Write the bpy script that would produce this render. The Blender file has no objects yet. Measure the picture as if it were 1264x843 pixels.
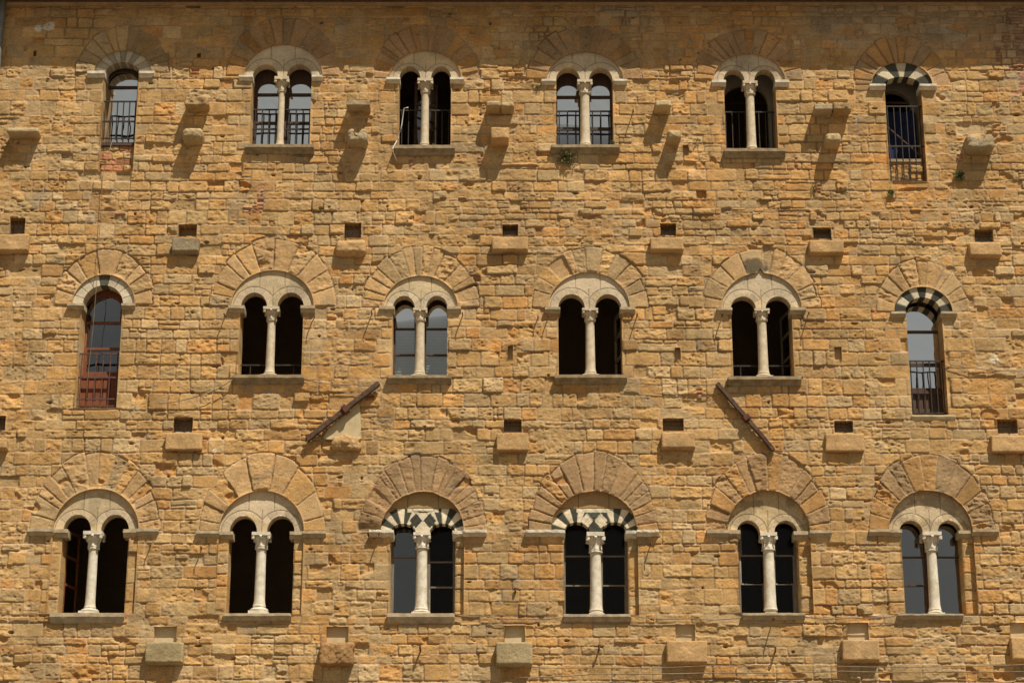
import bpy, bmesh, math, random
import numpy as np

# ------------------------------------------------------------------ camera, sky, sun, exposure
scene = bpy.context.scene
COL = scene.collection
PITCH = math.radians(18.0)
FPX = 2531.0
CAM = (0.0, -38.8, 1.7)
cam_d = bpy.data.cameras.new('camera'); cam = bpy.data.objects.new('camera', cam_d); COL.objects.link(cam)
cam.location = CAM
cam.rotation_euler = (math.pi / 2 + PITCH, 0, 0)
cam_d.sensor_width = 36.0
cam_d.lens = FPX / 1264.0 * 36.0
cam_d.clip_start = 0.1; cam_d.clip_end = 3000
scene.camera = cam

SUN_DIR = (-0.72, 1.0, -2.2)          # way the light travels
sl = math.sqrt(sum(c * c for c in SUN_DIR))
SUN_EL = math.asin(2.2 / sl)
world = bpy.data.worlds.new('World'); scene.world = world; world.use_nodes = True
wn = world.node_tree.nodes; wl = world.node_tree.links
bg = wn['Background']
sky = wn.new('ShaderNodeTexSky'); sky.sky_type = 'NISHITA'; sky.sun_disc = False
sky.sun_elevation = SUN_EL
sky.sun_rotation = math.atan2(-SUN_DIR[0], -SUN_DIR[1])
sky.air_density = 1.0; sky.dust_density = 3.0; sky.ozone_density = 1.0
# thin white cloud over the blue
wtc = wn.new('ShaderNodeTexCoord'); wmp = wn.new('ShaderNodeMapping'); wmp.inputs['Scale'].default_value = (1.2, 1.2, 3.0)
wno = wn.new('ShaderNodeTexNoise'); wno.inputs['Scale'].default_value = 4.5; wno.inputs['Detail'].default_value = 6
wrm = wn.new('ShaderNodeMapRange'); wrm.inputs[1].default_value = .40; wrm.inputs[2].default_value = .68; wrm.inputs[3].default_value = .72; wrm.inputs[4].default_value = .95
wmx = wn.new('ShaderNodeMix'); wmx.data_type = 'RGBA'
wl.new(wtc.outputs['Generated'], wmp.inputs[0]); wl.new(wmp.outputs[0], wno.inputs['Vector']); wl.new(wno.outputs[0], wrm.inputs[0])
wl.new(wrm.outputs[0], wmx.inputs['Factor']); wl.new(sky.outputs[0], wmx.inputs['A']); wmx.inputs['B'].default_value = (6.5, 6.5, 5.8, 1)
wl.new(wmx.outputs['Result'], bg.inputs[0]); bg.inputs[1].default_value = 0.042
sd = bpy.data.lights.new('sun', 'SUN'); sun = bpy.data.objects.new('sun', sd); COL.objects.link(sun)
sd.energy = 4.6; sd.angle = math.radians(0.55); sd.color = (1.0, 0.93, 0.80)
from mathutils import Vector, Matrix
sun.rotation_euler = Vector(SUN_DIR).to_track_quat('-Z', 'Y').to_euler()
sun.location = (20, -30, 40)
scene.view_settings.view_transform = 'Standard'
scene.view_settings.look = 'None'
scene.view_settings.exposure = 0.34
scene.view_settings.gamma = 1.0

# ------------------------------------------------------------------ helpers
def at(u, v, y=0.0):
    """point of the plane Y=y seen at photo pixel (u, v)"""
    a = (u - 632.0) / FPX; b = (421.5 - v) / FPX
    dy = math.cos(PITCH) - b * math.sin(PITCH)
    dz = math.sin(PITCH) + b * math.cos(PITCH)
    t = (y - CAM[1]) / dy
    return CAM[0] + a * t, CAM[2] + dz * t
X = lambda u, v, y=0.0: at(u, v, y)[0]
Z = lambda u, v, y=0.0: at(u, v, y)[1]

def tag(o, label=None, cat=None, group=None, kind=None):
    if label: o['label'] = label
    if cat: o['category'] = cat
    if group: o['group'] = group
    if kind: o['kind'] = kind
    return o
def link(name, me, mat, parent=None):
    o = bpy.data.objects.new(name, me); COL.objects.link(o)
    if mat: me.materials.append(mat)
    if parent: o.parent = parent
    return o
def empty(name, loc):
    o = bpy.data.objects.new(name, None); COL.objects.link(o); o.location = loc; return o
def relocate(o, root):
    """keep o where it is in the world under a root standing elsewhere"""
    o.parent = root; o.matrix_parent_inverse = Matrix.Translation(root.location).inverted(); return o

class MB:
    def __init__(s): s.v = []; s.f = []
    def add(s, vs, fs):
        n = len(s.v); s.v += [tuple(p) for p in vs]; s.f += [tuple(i + n for i in f) for f in fs]
    def box(s, x0, x1, y0, y1, z0, z1):
        v = [(x0,y0,z0),(x1,y0,z0),(x1,y1,z0),(x0,y1,z0),(x0,y0,z1),(x1,y0,z1),(x1,y1,z1),(x0,y1,z1)]
        s.add(v, [(3,2,1,0),(4,5,6,7),(0,1,5,4),(1,2,6,5),(2,3,7,6),(3,0,4,7)])
    def prism_x(s, prof, x0, x1):
        """prof: (y,z) outline, counter-clockwise seen from +x"""
        n = len(prof)
        v = [(x0, p[0], p[1]) for p in prof] + [(x1, p[0], p[1]) for p in prof]
        f = [tuple(range(n))[::-1], tuple(range(n, 2 * n))]
        f += [(i, (i + 1) % n, n + (i + 1) % n, n + i) for i in range(n)]
        s.add(v, f)
    def tube(s, pts, r, n=6):
        pts = [Vector(p) for p in pts]; rings = []
        for i, p in enumerate(pts):
            d = (pts[min(i + 1, len(pts) - 1)] - pts[max(i - 1, 0)]).normalized()
            a = d.cross(Vector((0, 0, 1)) if abs(d.z) < .9 else Vector((0, 1, 0))).normalized(); b = d.cross(a)
            rr = r[i] if isinstance(r, (list, tuple)) else r
            rings.append([p + (a * math.cos(2 * math.pi * k / n) + b * math.sin(2 * math.pi * k / n)) * rr for k in range(n)])
        v = [q for rg in rings for q in rg]; f = []
        for i in range(len(pts) - 1):
            for k in range(n):
                f.append((i * n + k, i * n + (k + 1) % n, (i + 1) * n + (k + 1) % n, (i + 1) * n + k))
        f.append(tuple(range(n))); f.append(tuple((len(pts) - 1) * n + k for k in range(n))[::-1])
        s.add(v, f)
    def lathe(s, prof, cx, cy, n=28, rfun=None):
        v = []
        for (r, z) in prof:
            for k in range(n):
                a = 2 * math.pi * k / n
                rr = rfun(r, z, a) if rfun else r
                v.append((cx + rr * math.cos(a), cy + rr * math.sin(a), z))
        f = []
        for i in range(len(prof) - 1):
            for k in range(n):
                f.append((i * n + k, i * n + (k + 1) % n, (i + 1) * n + (k + 1) % n, (i + 1) * n + k))
        s.add(v, f)
    def build(s, name, mat, parent=None, bevel=0, smooth=False):
        me = bpy.data.meshes.new(name); me.from_pydata(s.v, [], s.f); me.update()
        bm = bmesh.new(); bm.from_mesh(me); bmesh.ops.recalc_face_normals(bm, faces=bm.faces)
        if bevel: bmesh.ops.bevel(bm, geom=[e for e in bm.edges if e.calc_face_angle(0) > .6], offset=bevel, segments=2, affect='EDGES', clamp_overlap=True)
        bm.to_mesh(me); bm.free()
        if smooth: me.polygons.foreach_set('use_smooth', [True] * len(me.polygons))
        return link(name, me, mat, parent)

# ------------------------------------------------------------------ numpy noise
_tab = np.random.RandomState(7).rand(512, 512)
def vn(x, z, s, seed=0):
    x = x / s + seed * 37.13; z = z / s + seed * 91.7
    xi = np.floor(x).astype(np.int64); zi = np.floor(z).astype(np.int64)
    fx = x - xi; fz = z - zi; fx = fx * fx * (3 - 2 * fx); fz = fz * fz * (3 - 2 * fz)
    a = _tab[zi & 511, xi & 511]; b = _tab[zi & 511, (xi + 1) & 511]
    c = _tab[(zi + 1) & 511, xi & 511]; d = _tab[(zi + 1) & 511, (xi + 1) & 511]
    return (a * (1 - fx) + b * fx) * (1 - fz) + (c * (1 - fx) + d * fx) * fz - 0.5
def fbm(x, z, s, o=3, seed=0, g=.5):
    t = 0; a = 1
    for i in range(o): t = t + a * vn(x, z, s / 2 ** i, seed + i); a *= g
    return t
sst = lambda d, a, b: (lambda t: t * t * (3 - 2 * t))(np.clip((d - a) / (b - a), 0, 1))
_rt = np.random.RandomState(11).rand(1 << 16, 8)
def rnd(ids, k): return _rt[(ids * 2654435761 >> 7) & 0xffff, k]

GOLD = (.50, .325, .145); TAN = (.47, .335, .175); GREY = (.41, .335, .215); ORANGE = (.50, .245, .075)
PALE = (.56, .45, .29); BROWN = (.34, .225, .115); MORTAR = (.39, .26, .145); BRICK = (.36, .155, .08)
PALETTE = np.array([GOLD, GOLD, (.52, .275, .10), TAN, TAN, TAN, GREY, GOLD, TAN, GREY, (.46, .295, .13), (.50, .365, .19), (.48, .285, .115), (.44, .33, .18), GREY, GOLD, PALE, BROWN, (.43, .34, .2), (.5, .3, .12)])
def stone_colour(ids, sel=0):
    r = rnd(ids, 1 + sel)
    c = PALETTE[(r * len(PALETTE)).astype(int) % len(PALETTE)]
    c = c * .56 + np.array((.48, .31, .145)) * .44
    return c * np.array([.97, .897, .775]) * (0.86 + .26 * rnd(ids, 3))[..., None]

# ------------------------------------------------------------------ materials
def mat_new(name):
    m = bpy.data.materials.new(name); m.use_nodes = True; nt = m.node_tree
    return m, nt, nt.nodes['Principled BSDF']
def attr_stone(name, rough=.92, bump=.25, scale=60):
    m, nt, p = mat_new(name); N = nt.nodes; L = nt.links
    a = N.new('ShaderNodeAttribute'); a.attribute_name = 'Col'
    tc = N.new('ShaderNodeTexCoord')
    n = N.new('ShaderNodeTexNoise'); n.inputs['Scale'].default_value = scale; n.inputs['Detail'].default_value = 4; n.inputs['Roughness'].default_value = .7
    L.new(tc.outputs['Object'], n.inputs['Vector'])
    r = N.new('ShaderNodeMapRange'); r.inputs[1].default_value = .3; r.inputs[2].default_value = .7; r.inputs[3].default_value = .76; r.inputs[4].default_value = 1.22
    L.new(n.outputs[0], r.inputs[0])
    mx = N.new('ShaderNodeVectorMath'); mx.operation = 'SCALE'
    L.new(a.outputs['Color'], mx.inputs[0]); L.new(r.outputs[0], mx.inputs['Scale'])
    L.new(mx.outputs[0], p.inputs['Base Color'])
    p.inputs['Roughness'].default_value = rough; p.inputs['Specular IOR Level'].default_value = .2
    b = N.new('ShaderNodeBump'); b.inputs['Strength'].default_value = bump; b.inputs['Distance'].default_value = .012
    L.new(n.outputs[0], b.inputs['Height']); L.new(b.outputs[0], p.inputs['Normal'])
    return m
def noise_mat(name, c1, c2, scale=8, rough=.8, bump=.2, metal=0, detail=6, stretch=(1, 1, 1), lo=.35, hi=.65, dist=.01, spec=.3):
    m, nt, p = mat_new(name); N = nt.nodes; L = nt.links
    tc = N.new('ShaderNodeTexCoord'); mp = N.new('ShaderNodeMapping'); mp.inputs['Scale'].default_value = stretch
    L.new(tc.outputs['Object'], mp.inputs[0])
    n = N.new('ShaderNodeTexNoise'); n.inputs['Scale'].default_value = scale; n.inputs['Detail'].default_value = detail; n.inputs['Roughness'].default_value = .65
    L.new(mp.outputs[0], n.inputs['Vector'])
    cr = N.new('ShaderNodeValToRGB'); cr.color_ramp.elements[0].position = lo; cr.color_ramp.elements[1].position = hi
    cr.color_ramp.elements[0].color = (*c1, 1); cr.color_ramp.elements[1].color = (*c2, 1)
    L.new(n.outputs[0], cr.inputs[0]); L.new(cr.outputs[0], p.inputs['Base Color'])
    p.inputs['Roughness'].default_value = rough; p.inputs['Metallic'].default_value = metal; p.inputs['Specular IOR Level'].default_value = spec
    b = N.new('ShaderNodeBump'); b.inputs['Strength'].default_value = bump; b.inputs['Distance'].default_value = dist
    L.new(n.outputs[0], b.inputs['Height']); L.new(b.outputs[0], p.inputs['Normal'])
    return m
def glass_mat(name, ior, tint=(.55, .6, .6)):
    m = bpy.data.materials.new(name); m.use_nodes = True; nt = m.node_tree; N = nt.nodes; L = nt.links
    N.remove(N['Principled BSDF']); out = N['Material Output']
    tr = N.new('ShaderNodeBsdfTransparent'); tr.inputs[0].default_value = (*tint, 1)
    gl = N.new('ShaderNodeBsdfGlossy'); gl.inputs['Roughness'].default_value = .015
    fr = N.new('ShaderNodeFresnel'); fr.inputs[0].default_value = ior
    mx = N.new('ShaderNodeMixShader'); tc = N.new('ShaderNodeTexCoord')
    n = N.new('ShaderNodeTexNoise'); n.inputs['Scale'].default_value = 2.2; n.inputs['Detail'].default_value = 1
    b = N.new('ShaderNodeBump'); b.inputs['Strength'].default_value = .6; b.inputs['Distance'].default_value = .03
    L.new(tc.outputs['Object'], n.inputs['Vector']); L.new(n.outputs[0], b.inputs['Height']); L.new(b.outputs[0], gl.inputs['Normal'])
    L.new(fr.outputs[0], mx.inputs[0]); L.new(tr.outputs[0], mx.inputs[1]); L.new(gl.outputs[0], mx.inputs[2]); L.new(mx.outputs[0], out.inputs[0])
    return m
STONE = attr_stone('sandstone_masonry', .93, .5, 34)
CARVED = attr_stone('carved_stone', .85, .12, 45)
MARBLE = noise_mat('weathered_pale_stone', (.46, .37, .25), (.64, .54, .385), 9, .75, .25)
SILLM = noise_mat('sill_stone', (.21, .155, .09), (.38, .29, .175), 7, .9, .35)
IMPM = noise_mat('impost_stone', (.32, .25, .155), (.50, .40, .26), 8, .85, .35)
WHITEM = noise_mat('white_marble', (.52, .45, .33), (.74, .68, .56), 9, .7, .25)
IRON = noise_mat('dark_iron', (.02, .018, .015), (.07, .055, .045), 30, .6, .2, .3)
RUST = noise_mat('rusty_iron', (.06, .03, .02), (.2, .08, .04), 30, .85, .4, .2)
PAINTED = noise_mat('red_brown_iron', (.07, .035, .03), (.17, .08, .06), 20, .6, .2, .1)
OLDWOOD = noise_mat('old_beam_wood', (.055, .032, .022), (.14, .08, .05), 12, .9, .6, stretch=(1, 1, 1))
REDWOOD = noise_mat('red_brown_wood', (.15, .045, .018), (.26, .085, .035), 10, .55, .2, stretch=(6, 6, .6))
DARKWOOD = noise_mat('dark_brown_wood', (.05, .03, .02), (.11, .065, .04), 10, .6, .2, stretch=(6, 6, .6))
GREYWOOD = noise_mat('grey_wood', (.13, .11, .085), (.24, .2, .155), 10, .7, .2, stretch=(6, 6, .6))
GLASS = glass_mat('window_glass', 2.45)
PALEGLASS = glass_mat('pale_reflecting_glass', 3.1)
CLEAR = glass_mat('clear_glass', 1.28, (.7, .72, .7))
PLASTER = noise_mat('cream_plaster', (.48, .37, .21), (.58, .46, .28), 6, .95, .3)
INSIDE = noise_mat('dark_room_plaster', (.36, .27, .18), (.44, .34, .23), 2, .95, .1)
GREYPL = noise_mat('grey_plaster', (.26, .235, .19), (.36, .32, .26), 3, .95, .2)
CLOTHB = noise_mat('blue_cloth', (.01, .016, .05), (.02, .03, .09), 5, .9, .3)
BLIND = noise_mat('pale_blind', (.60, .62, .54), (.70, .72, .64), 3, .8, .1)
CORD = noise_mat('white_cord', (.6, .57, .5), (.7, .68, .6), 5, .7, .1)
CABLE = noise_mat('dusty_cable', (.14, .10, .065), (.30, .23, .15), 5, .8, .1)
PIPE = noise_mat('grey_metal_pipe', (.16, .16, .15), (.24, .24, .22), 5, .5, .1, .5)
LEAF = noise_mat('wall_plant_leaf', (.035, .07, .015), (.09, .13, .035), 20, .7, .1)
DRY = noise_mat('dry_plant_leaf', (.10, .11, .04), (.19, .17, .07), 20, .8, .1)
TILE = noise_mat('terracotta_tile', (.28, .13, .07), (.4, .2, .11), 6, .9, .3)
PAVE = noise_mat('stone_paving', (.13, .10, .07), (.19, .15, .10), 1.2, .9, .4)

# ------------------------------------------------------------------ relief meshes
def mesh_np(name, V, F4, C, mat, parent=None, smooth=True):
    me = bpy.data.meshes.new(name)
    me.vertices.add(len(V)); me.vertices.foreach_set('co', V.astype(np.float32).ravel())
    me.loops.add(F4.size); me.loops.foreach_set('vertex_index', F4.astype(np.int32).ravel())
    me.polygons.add(len(F4)); me.polygons.foreach_set('loop_start', np.arange(0, F4.size, 4, dtype=np.int32))
    me.polygons.foreach_set('loop_total', np.full(len(F4), 4, dtype=np.int32))
    me.update(calc_edges=True)
    me.polygons.foreach_set('use_smooth', np.full(len(F4), smooth))
    ca = me.color_attributes.new('Col', 'FLOAT_COLOR', 'POINT')
    ca.data.foreach_set('color', np.concatenate([C, np.ones((len(C), 1))], 1).astype(np.float32).ravel())
    me.update()
    return link(name, me, mat, parent)

def grid_object(name, GX, GZ, GY, C, keep, void, depth, mat, parent=None, border=False):
    """faces where keep; a reveal going back by depth[face] on edges shared with void faces"""
    nz, nx = GX.shape
    idx = np.arange(nz * nx).reshape(nz, nx)
    a = idx[:-1, :-1]; b = idx[:-1, 1:]; c = idx[1:, 1:]; d = idx[1:, :-1]
    F = np.stack([a, b, c, d], -1)[keep]
    P = np.stack([GX, GY, GZ], -1).reshape(-1, 3); Cf = C.reshape(-1, 3)
    pad = np.pad(void, 1, constant_values=border); dep = np.pad(depth, 1, mode='edge')
    sk = []; dd = []
    for (dz, dx, e0, e1) in ((-1, 0, a, b), (0, 1, b, c), (1, 0, c, d), (0, -1, d, a)):
        m = keep & pad[1 + dz:pad.shape[0] - 1 + dz, 1 + dx:pad.shape[1] - 1 + dx]
        sk.append(np.stack([e0[m], e1[m]], -1)); dd.append(dep[1 + dz:dep.shape[0] - 1 + dz, 1 + dx:dep.shape[1] - 1 + dx][m])
    sk = np.concatenate(sk); dd = np.concatenate(dd)
    used, inv = np.unique(F, return_inverse=True)
    V = [P[used]]; CC = [Cf[used]]; FF = [inv.reshape(F.shape)]; n = len(used)
    if len(sk):
        steps = (0, .04, .3, .65, 1.0); m = len(sk)
        for s in steps:
            q = P[sk.reshape(-1)].copy(); dl = np.repeat(dd, 2) * s
            q[:, 1] += dl; V.append(q); CC.append(Cf[sk.reshape(-1)])
        k = np.arange(m) * 2
        for i in range(len(steps) - 1):
            o0 = n + i * 2 * m; o1 = n + (i + 1) * 2 * m
            FF.append(np.stack([o0 + k + 1, o0 + k, o1 + k, o1 + k + 1], -1))
    return mesh_np(name, np.concatenate(V), np.concatenate(FF), np.concatenate(CC), mat, parent)

def snap(GX, GZ, sdf, h, lim=.72):
    gz, gx = np.gradient(sdf, h)
    g = np.maximum(np.hypot(gx, gz), .5)
    m = np.abs(sdf) < lim * h
    mx = np.where(m, -sdf * gx / g ** 2, 0); mz = np.where(m, -sdf * gz / g ** 2, 0)
    return GX + np.clip(mx, -h * .8, h * .8), GZ + np.clip(mz, -h * .8, h * .8)

def sd_rect(x, z, x0, x1, z0, z1):
    return np.maximum(np.maximum(x0 - x, x - x1), np.maximum(z0 - z, z - z1))
def sd_arc(x, z, cx, zs, R, H):
    """half ellipse above zs (no test on zs)"""
    return np.hypot(x - cx, (z - zs) * R / H) - R

# coursed rubble masonry: distance to the nearest joint, stone id
def masonry(x, z, seed, zlo, zhi, xlo, xhi, hmin=.17, hmax=.30, wmean=.42, split=.16, brick=False):
    rs = np.random.RandomState(seed)
    zb = [zlo]
    while zb[-1] < zhi: zb.append(zb[-1] + rs.uniform(hmin, hmax))
    zb = np.array(zb); K = len(zb)
    xs = np.linspace(xlo, xhi, 700)
    B = np.zeros((K, 700))
    for k in range(K):
        st = np.zeros(700); p = 0
        while p < 700:
            q = p + rs.randint(25, 150); st[p:q] = 0 if brick else rs.uniform(-.032, .032); p = q
        B[k] = zb[k] + st + (0 if brick else .03) * fbm(xs, xs * 0 + k * 3.1, 2.6, 2, seed + 5)
    B = np.maximum.accumulate(B + np.arange(K)[:, None] * 1e-6, 0)
    xf = np.clip((x - xlo) / (xhi - xlo) * 699, 0, 698.999); xi = xf.astype(int)
    k = np.zeros(x.shape, int); zb0 = np.full(x.shape, -1e3); zb1 = np.full(x.shape, 1e3)
    for j in range(K):
        bj = B[j][xi]; m = z >= bj
        k += m; zb0 = np.where(m, bj, zb0); zb1 = np.where(~m & (zb1 > 999), bj, zb1)
    dl = np.full(x.shape, 9.0); dr = np.full(x.shape, 9.0); jid = np.zeros(x.shape, int)
    zm = np.zeros(x.shape)
    for j in range(K + 1):
        m = k == j
        if not m.any(): continue
        ed = [xlo - rs.rand()]
        while ed[-1] < xhi + 1:
            w = rs.lognormal(math.log(wmean), .38 if not brick else .1)
            ed.append(ed[-1] + min(max(w, wmean * .38), wmean * 2.3))
        ed = np.array(ed); xx = x[m]
        ii = np.clip(np.searchsorted(ed, xx) - 1, 0, len(ed) - 2)
        dl[m] = xx - ed[ii]; dr[m] = ed[ii + 1] - xx; jid[m] = ii
        spl = rs.rand(len(ed)) < split; rat = rs.uniform(.3, .7, len(ed))
        zm[m] = np.where(spl[ii], zb0[m] + rat[ii] * (zb1[m] - zb0[m]), -1e3)
    ids = (k * 613 + jid) * 3 + seed * 7919
    has = zm > -999; up = has & (z > zm)
    lo = np.where(up, zm, zb0); hi = np.where(has & ~up, zm, zb1)
    ids = ids + np.where(has, np.where(up, 1, 2), 0)
    # one of the halves is cut again
    cut = has & (rnd(ids, 5) < .5); w = dl + dr; c = w * (.35 + .3 * rnd(ids, 6))
    left = cut & (dl < c); right = cut & (dl >= c)
    dr = np.where(left, c - dl, dr); dl = np.where(right, dl - c, dl); ids = ids + np.where(right, 50021, 0)
    return np.minimum(dl, dr), np.minimum(z - lo, hi - z), ids

def relief_from(dx, dz, ids, x, z, jw=.006, jd=.024, rough=1.0, r=.035):
    jd = jd * (.40 + .95 * sst(fbm(x, z, .9, 2, 79), -.25, .45))
    qx = np.maximum(r - dx, 0); qz = np.maximum(r - dz, 0)
    d = np.where((qx > 0) & (qz > 0), r - np.hypot(qx, qz), np.minimum(dx, dz))
    jw = jw * (1 + 1.4 * vn(x, z, .5, 77))
    face = sst(d + .010 * fbm(x, z, .07, 2, 78), jw * .2, jw + .015)
    rgh = (.35 + 1.1 * rnd(ids, 2)) * rough
    strat = fbm(x + rnd(ids, 4) * 9, z * 3.0 + rnd(ids, 0) * 9, .22, 3, 31)
    lump = fbm(x + rnd(ids, 0) * 50, z + rnd(ids, 4) * 50, .09, 3, 51)
    pit = sst(vn(x, z * 1.7, .055, 91) + .6 * vn(x, z, .14, 92), .38, .58)
    fine = fbm(x, z * 1.3, .042, 2, 56)
    hgt = face * (jd + .022 * (rnd(ids, 7) - .5) - .028 * (rnd(ids, 7) < .04) + .02 * (rnd(ids, 7) > .96) + rgh * (.020 * lump + .012 * fine + .024 * strat * (rnd(ids, 6) > .4) - .022 * pit))
    tilt = (dz - .1) * (rnd(ids, 5) - .5) * .05
    return hgt + face * np.clip(tilt, -.008, .008) - jd, face, pit * rgh

def mottled(c, x, z, seed=0, amp=1.0):
    n = fbm(x, z, .30, 4, 11 + seed, .62) ; m = fbm(x, z * 1.6, 1.6, 3, 23 + seed); f = fbm(x, z * 2.4, .045, 2, 29 + seed)
    c = c * (1 + amp * (.28 * n + .16 * m + .16 * f))[..., None]
    warm = (.10 * amp * fbm(x, z, .5, 3, 41 + seed))[..., None]
    return np.clip(c * (1 + warm * np.array([.6, 0, -.9])), .01, .8)

# ------------------------------------------------------------------ the windows as measured (photo pixels)
# tymp (left,right,top) at spring vs ; lights [(l,r,top)] ; ring (l,r,top,n) ; imp: v0,v1,left pair,right pair
W = []
def win(**k): W.append(k)
win(row=1, col=1, kind='one', vs=90, tymp=(116,187,62), lights=[(130,172,77)], ring=(93,209,32,13), imp=(88,96,(108,130),(172,191)), bot=212, stripe=('dim',11), ringtone=(.40,.30,.17),
    panes=[(132,168,89,176)], mats='dark', muntins=[108], rail=(125,170,125,173,6,1), infill=179, label='narrow round-arched window with iron rail and brick infill below its threshold')
win(row=1, col=2, kind='two', vs=94, tymp=(301,398,55), lights=[(312,343,79.5),(354,385,79.5)], ring=(278,419,22,13), imp=(93,100,(295,312.5),(385,398)), bot=181, sill=(302,387,181,190), cap=(339.6,357.7,95.5,112), shaft=(344,353), base=(335,354,175,181),
    panes=[(317,343,103,182),(356,383,103,182)], mats='dark', muntins=[117,152], rail=(311,383,135,182,9,1), label='twin-arched window with sky reflected in both lights behind an iron rail')
win(row=1, col=3, kind='two', vs=96.5, tymp=(481,569,62.5), lights=[(493,519,82),(532,557,82)], ring=(459,592,30,17), imp=(95.7,103,(477,494),(555.5,572.5)), bot=182, sill=(486.5,561.5,182,192), cap=(515.5,535,97,113.5), shaft=(520,530.5), base=(514,529.5,175.5,182),
    leaf='left', rail=(494,557,136,182,8,0), label='twin-arched window standing open behind an iron rail, white cord over its sill')
win(row=1, col=4, kind='two', vs=98, tymp=(675,769,64), lights=[(686.5,716,84),(727,756,84)], ring=(650.5,792.6,32,15), imp=(98,105,(668.5,686),(757,774)), bot=181.5, sill=(680,765,181.5,190), cap=(712,731,99,114.5), shaft=(716,729), base=(712.5,733,175.5,181.5),
    panes=[(688,714.5,105,182),(728.5,753,105,182)], mats='dark', muntins=[120,159], rail=(687,757,137,182,7,1), label='twin-arched window with sky reflected behind its rail and a plant on the sill')
win(row=1, col=5, kind='two', vs=99.5, tymp=(881,969,66.4), lights=[(893,919,86),(931,956.5,86)], ring=(857,993,36,15), imp=(99,107,(878.6,896),(956.4,974)), bot=186, sill=(893.7,970,186,195), cap=(915.5,934,100.6,115.7), shaft=(921.5,933.5), base=(920.5,937,180,186),
    rail=(896,958,138,186,8,0), inner=(892,948,104), label='dark open twin-arched window behind a row of thin iron bars')
win(row=1, col=6, kind='one', vs=105, tymp=(1076.5,1151,77), lights=[(1091,1136,95)], ring=(1055,1172,44,13), imp=(104,111,(1073,1093),(1134.5,1156)), bot=224, stripe=('green',7),
    rail=(1094,1142,131,226,6,1), inner=(1080,1124,113), infill=199, label='tall green and white striped round-arched window with railing and dark blue cloth behind')
win(row=2, col=1, kind='one', vs=376, tymp=(89,166,339), lights=[(102,152,352)], ring=(65.6,189,307,9), imp=(374.5,382,(83,104),(150,167)), bot=503, stripe=('key',9),
    panes=[(107,149,366,397),(107,149,400,429),(107,147,432,459)], mats='red', door=(100,146,462,503), muntins=[], rail=(99,148,436,503,6,2), label='tall round-arched window with red-brown timber door and iron rail')
win(row=2, col=2, kind='two', vs=378, tymp=(285,387,333.7), lights=[(297.5,329.5,361),(342.5,375,361)], ring=(259,413,293,11), imp=(377,386,(282,302),(371,389)), bot=464.5, sill=(286.5,375,464.5,474), cap=(326,346,379,395), shaft=(330,341), base=(322,342.5,457,464.5),
    rail=(298,372,450,464,3,0), label='black open twin-arched window with a low rail, left of the leaning timber beam')
win(row=2, col=3, kind='two', vs=379.5, tymp=(473.5,565,340.5), lights=[(485,512,365),(526,552.5,365)], ring=(446.5,591,304,15), imp=(378,387,(468,487),(551.5,569)), bot=465, sill=(477.5,557,465,474), cap=(510,528,380,395), shaft=(513,525), base=(507.5,527.5,457.5,465),
    panes=[(488,512,350,405),(488,512,407,437),(488,512,439,466),(526,552,350,405),(526,552,407,437),(526,552,439,466)], mats='dark', muntins=[], blind=True, label='twin-arched window with pale slatted blind behind its glass')
win(row=2, col=4, kind='two', vs=380, tymp=(677,777.5,336.4), lights=[(689,722,363),(734.5,767,363)], ring=(654.6,802,305.5,12), imp=(379,387,(672.5,691.5),(765,784)), bot=464.5, sill=(684.5,774,464.5,474), cap=(718,738,380,395), shaft=(722.5,734.5), base=(719,740,457,464.5),
    leaf='right', label='black open twin-arched window with slender white column and no railing')
win(row=2, col=5, kind='two', vs=380.5, tymp=(891,989.6,337), lights=[(902,933,366),(945,976.5,366)], ring=(867.5,1012,306,11), imp=(379.5,388,(884.7,903.6),(975,995)), bot=466.5, sill=(898.5,989.6,466.5,476), cap=(930,949,382,395), shaft=(934,946.5), base=(933,954.5,458,466.5), ogee=True,
    rail=(903,984,451,466,3,0), leaf='right', label='black open twin-arched window with pointed tip above its arch and moss on the sill')
win(row=2, col=6, kind='one', vs=385, tymp=(1104,1176,354), lights=[(1117.5,1161.5,367)], ring=(1081,1198,321.6,11), imp=(384.5,392,(1099.6,1118),(1161,1181)), bot=512.5, stripe=('green',9), sill=(1125,1180,512.5,519), flush=True,
    panes=[(1117,1158,368,408),(1118,1159,411,448),(1119,1160,452,479)], mats='dark', door=(1121,1163,482,512), muntins=[], rail=(1118,1166,445,512,6,0), label='tall green and white striped round-arched window with sky reflected above a dark door')
win(row=3, col=1, kind='two', vs=655, tymp=(65,171,603), lights=[(77.5,112,634.5),(124,159,634.5)], ring=(36,196,556,15), imp=(652,661,(34,82),(153.5,196)), niche=.07, bot=757, sill=(61,153,757,769), cap=(105,129,655,676.5), shaft=(108,120), base=(98,121.5,747,757),
    leaf='both', label='dark open twin-arched window at the lower left corner, faint timber frames inside')
win(row=3, col=2, kind='two', vs=656, tymp=(270,375,605.4), lights=[(283,317,636),(329,363.4,636)], ring=(243,402,560,10), imp=(655,663,(242,286),(359,402)), niche=.07, bot=757.5, sill=(274.7,359,757.5,766), cap=(312,335,656,676.5), shaft=(315,328), base=(305,329,745,757.5),
    label='black open twin-arched window with smooth pale voussoirs, second from the left below')
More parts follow.
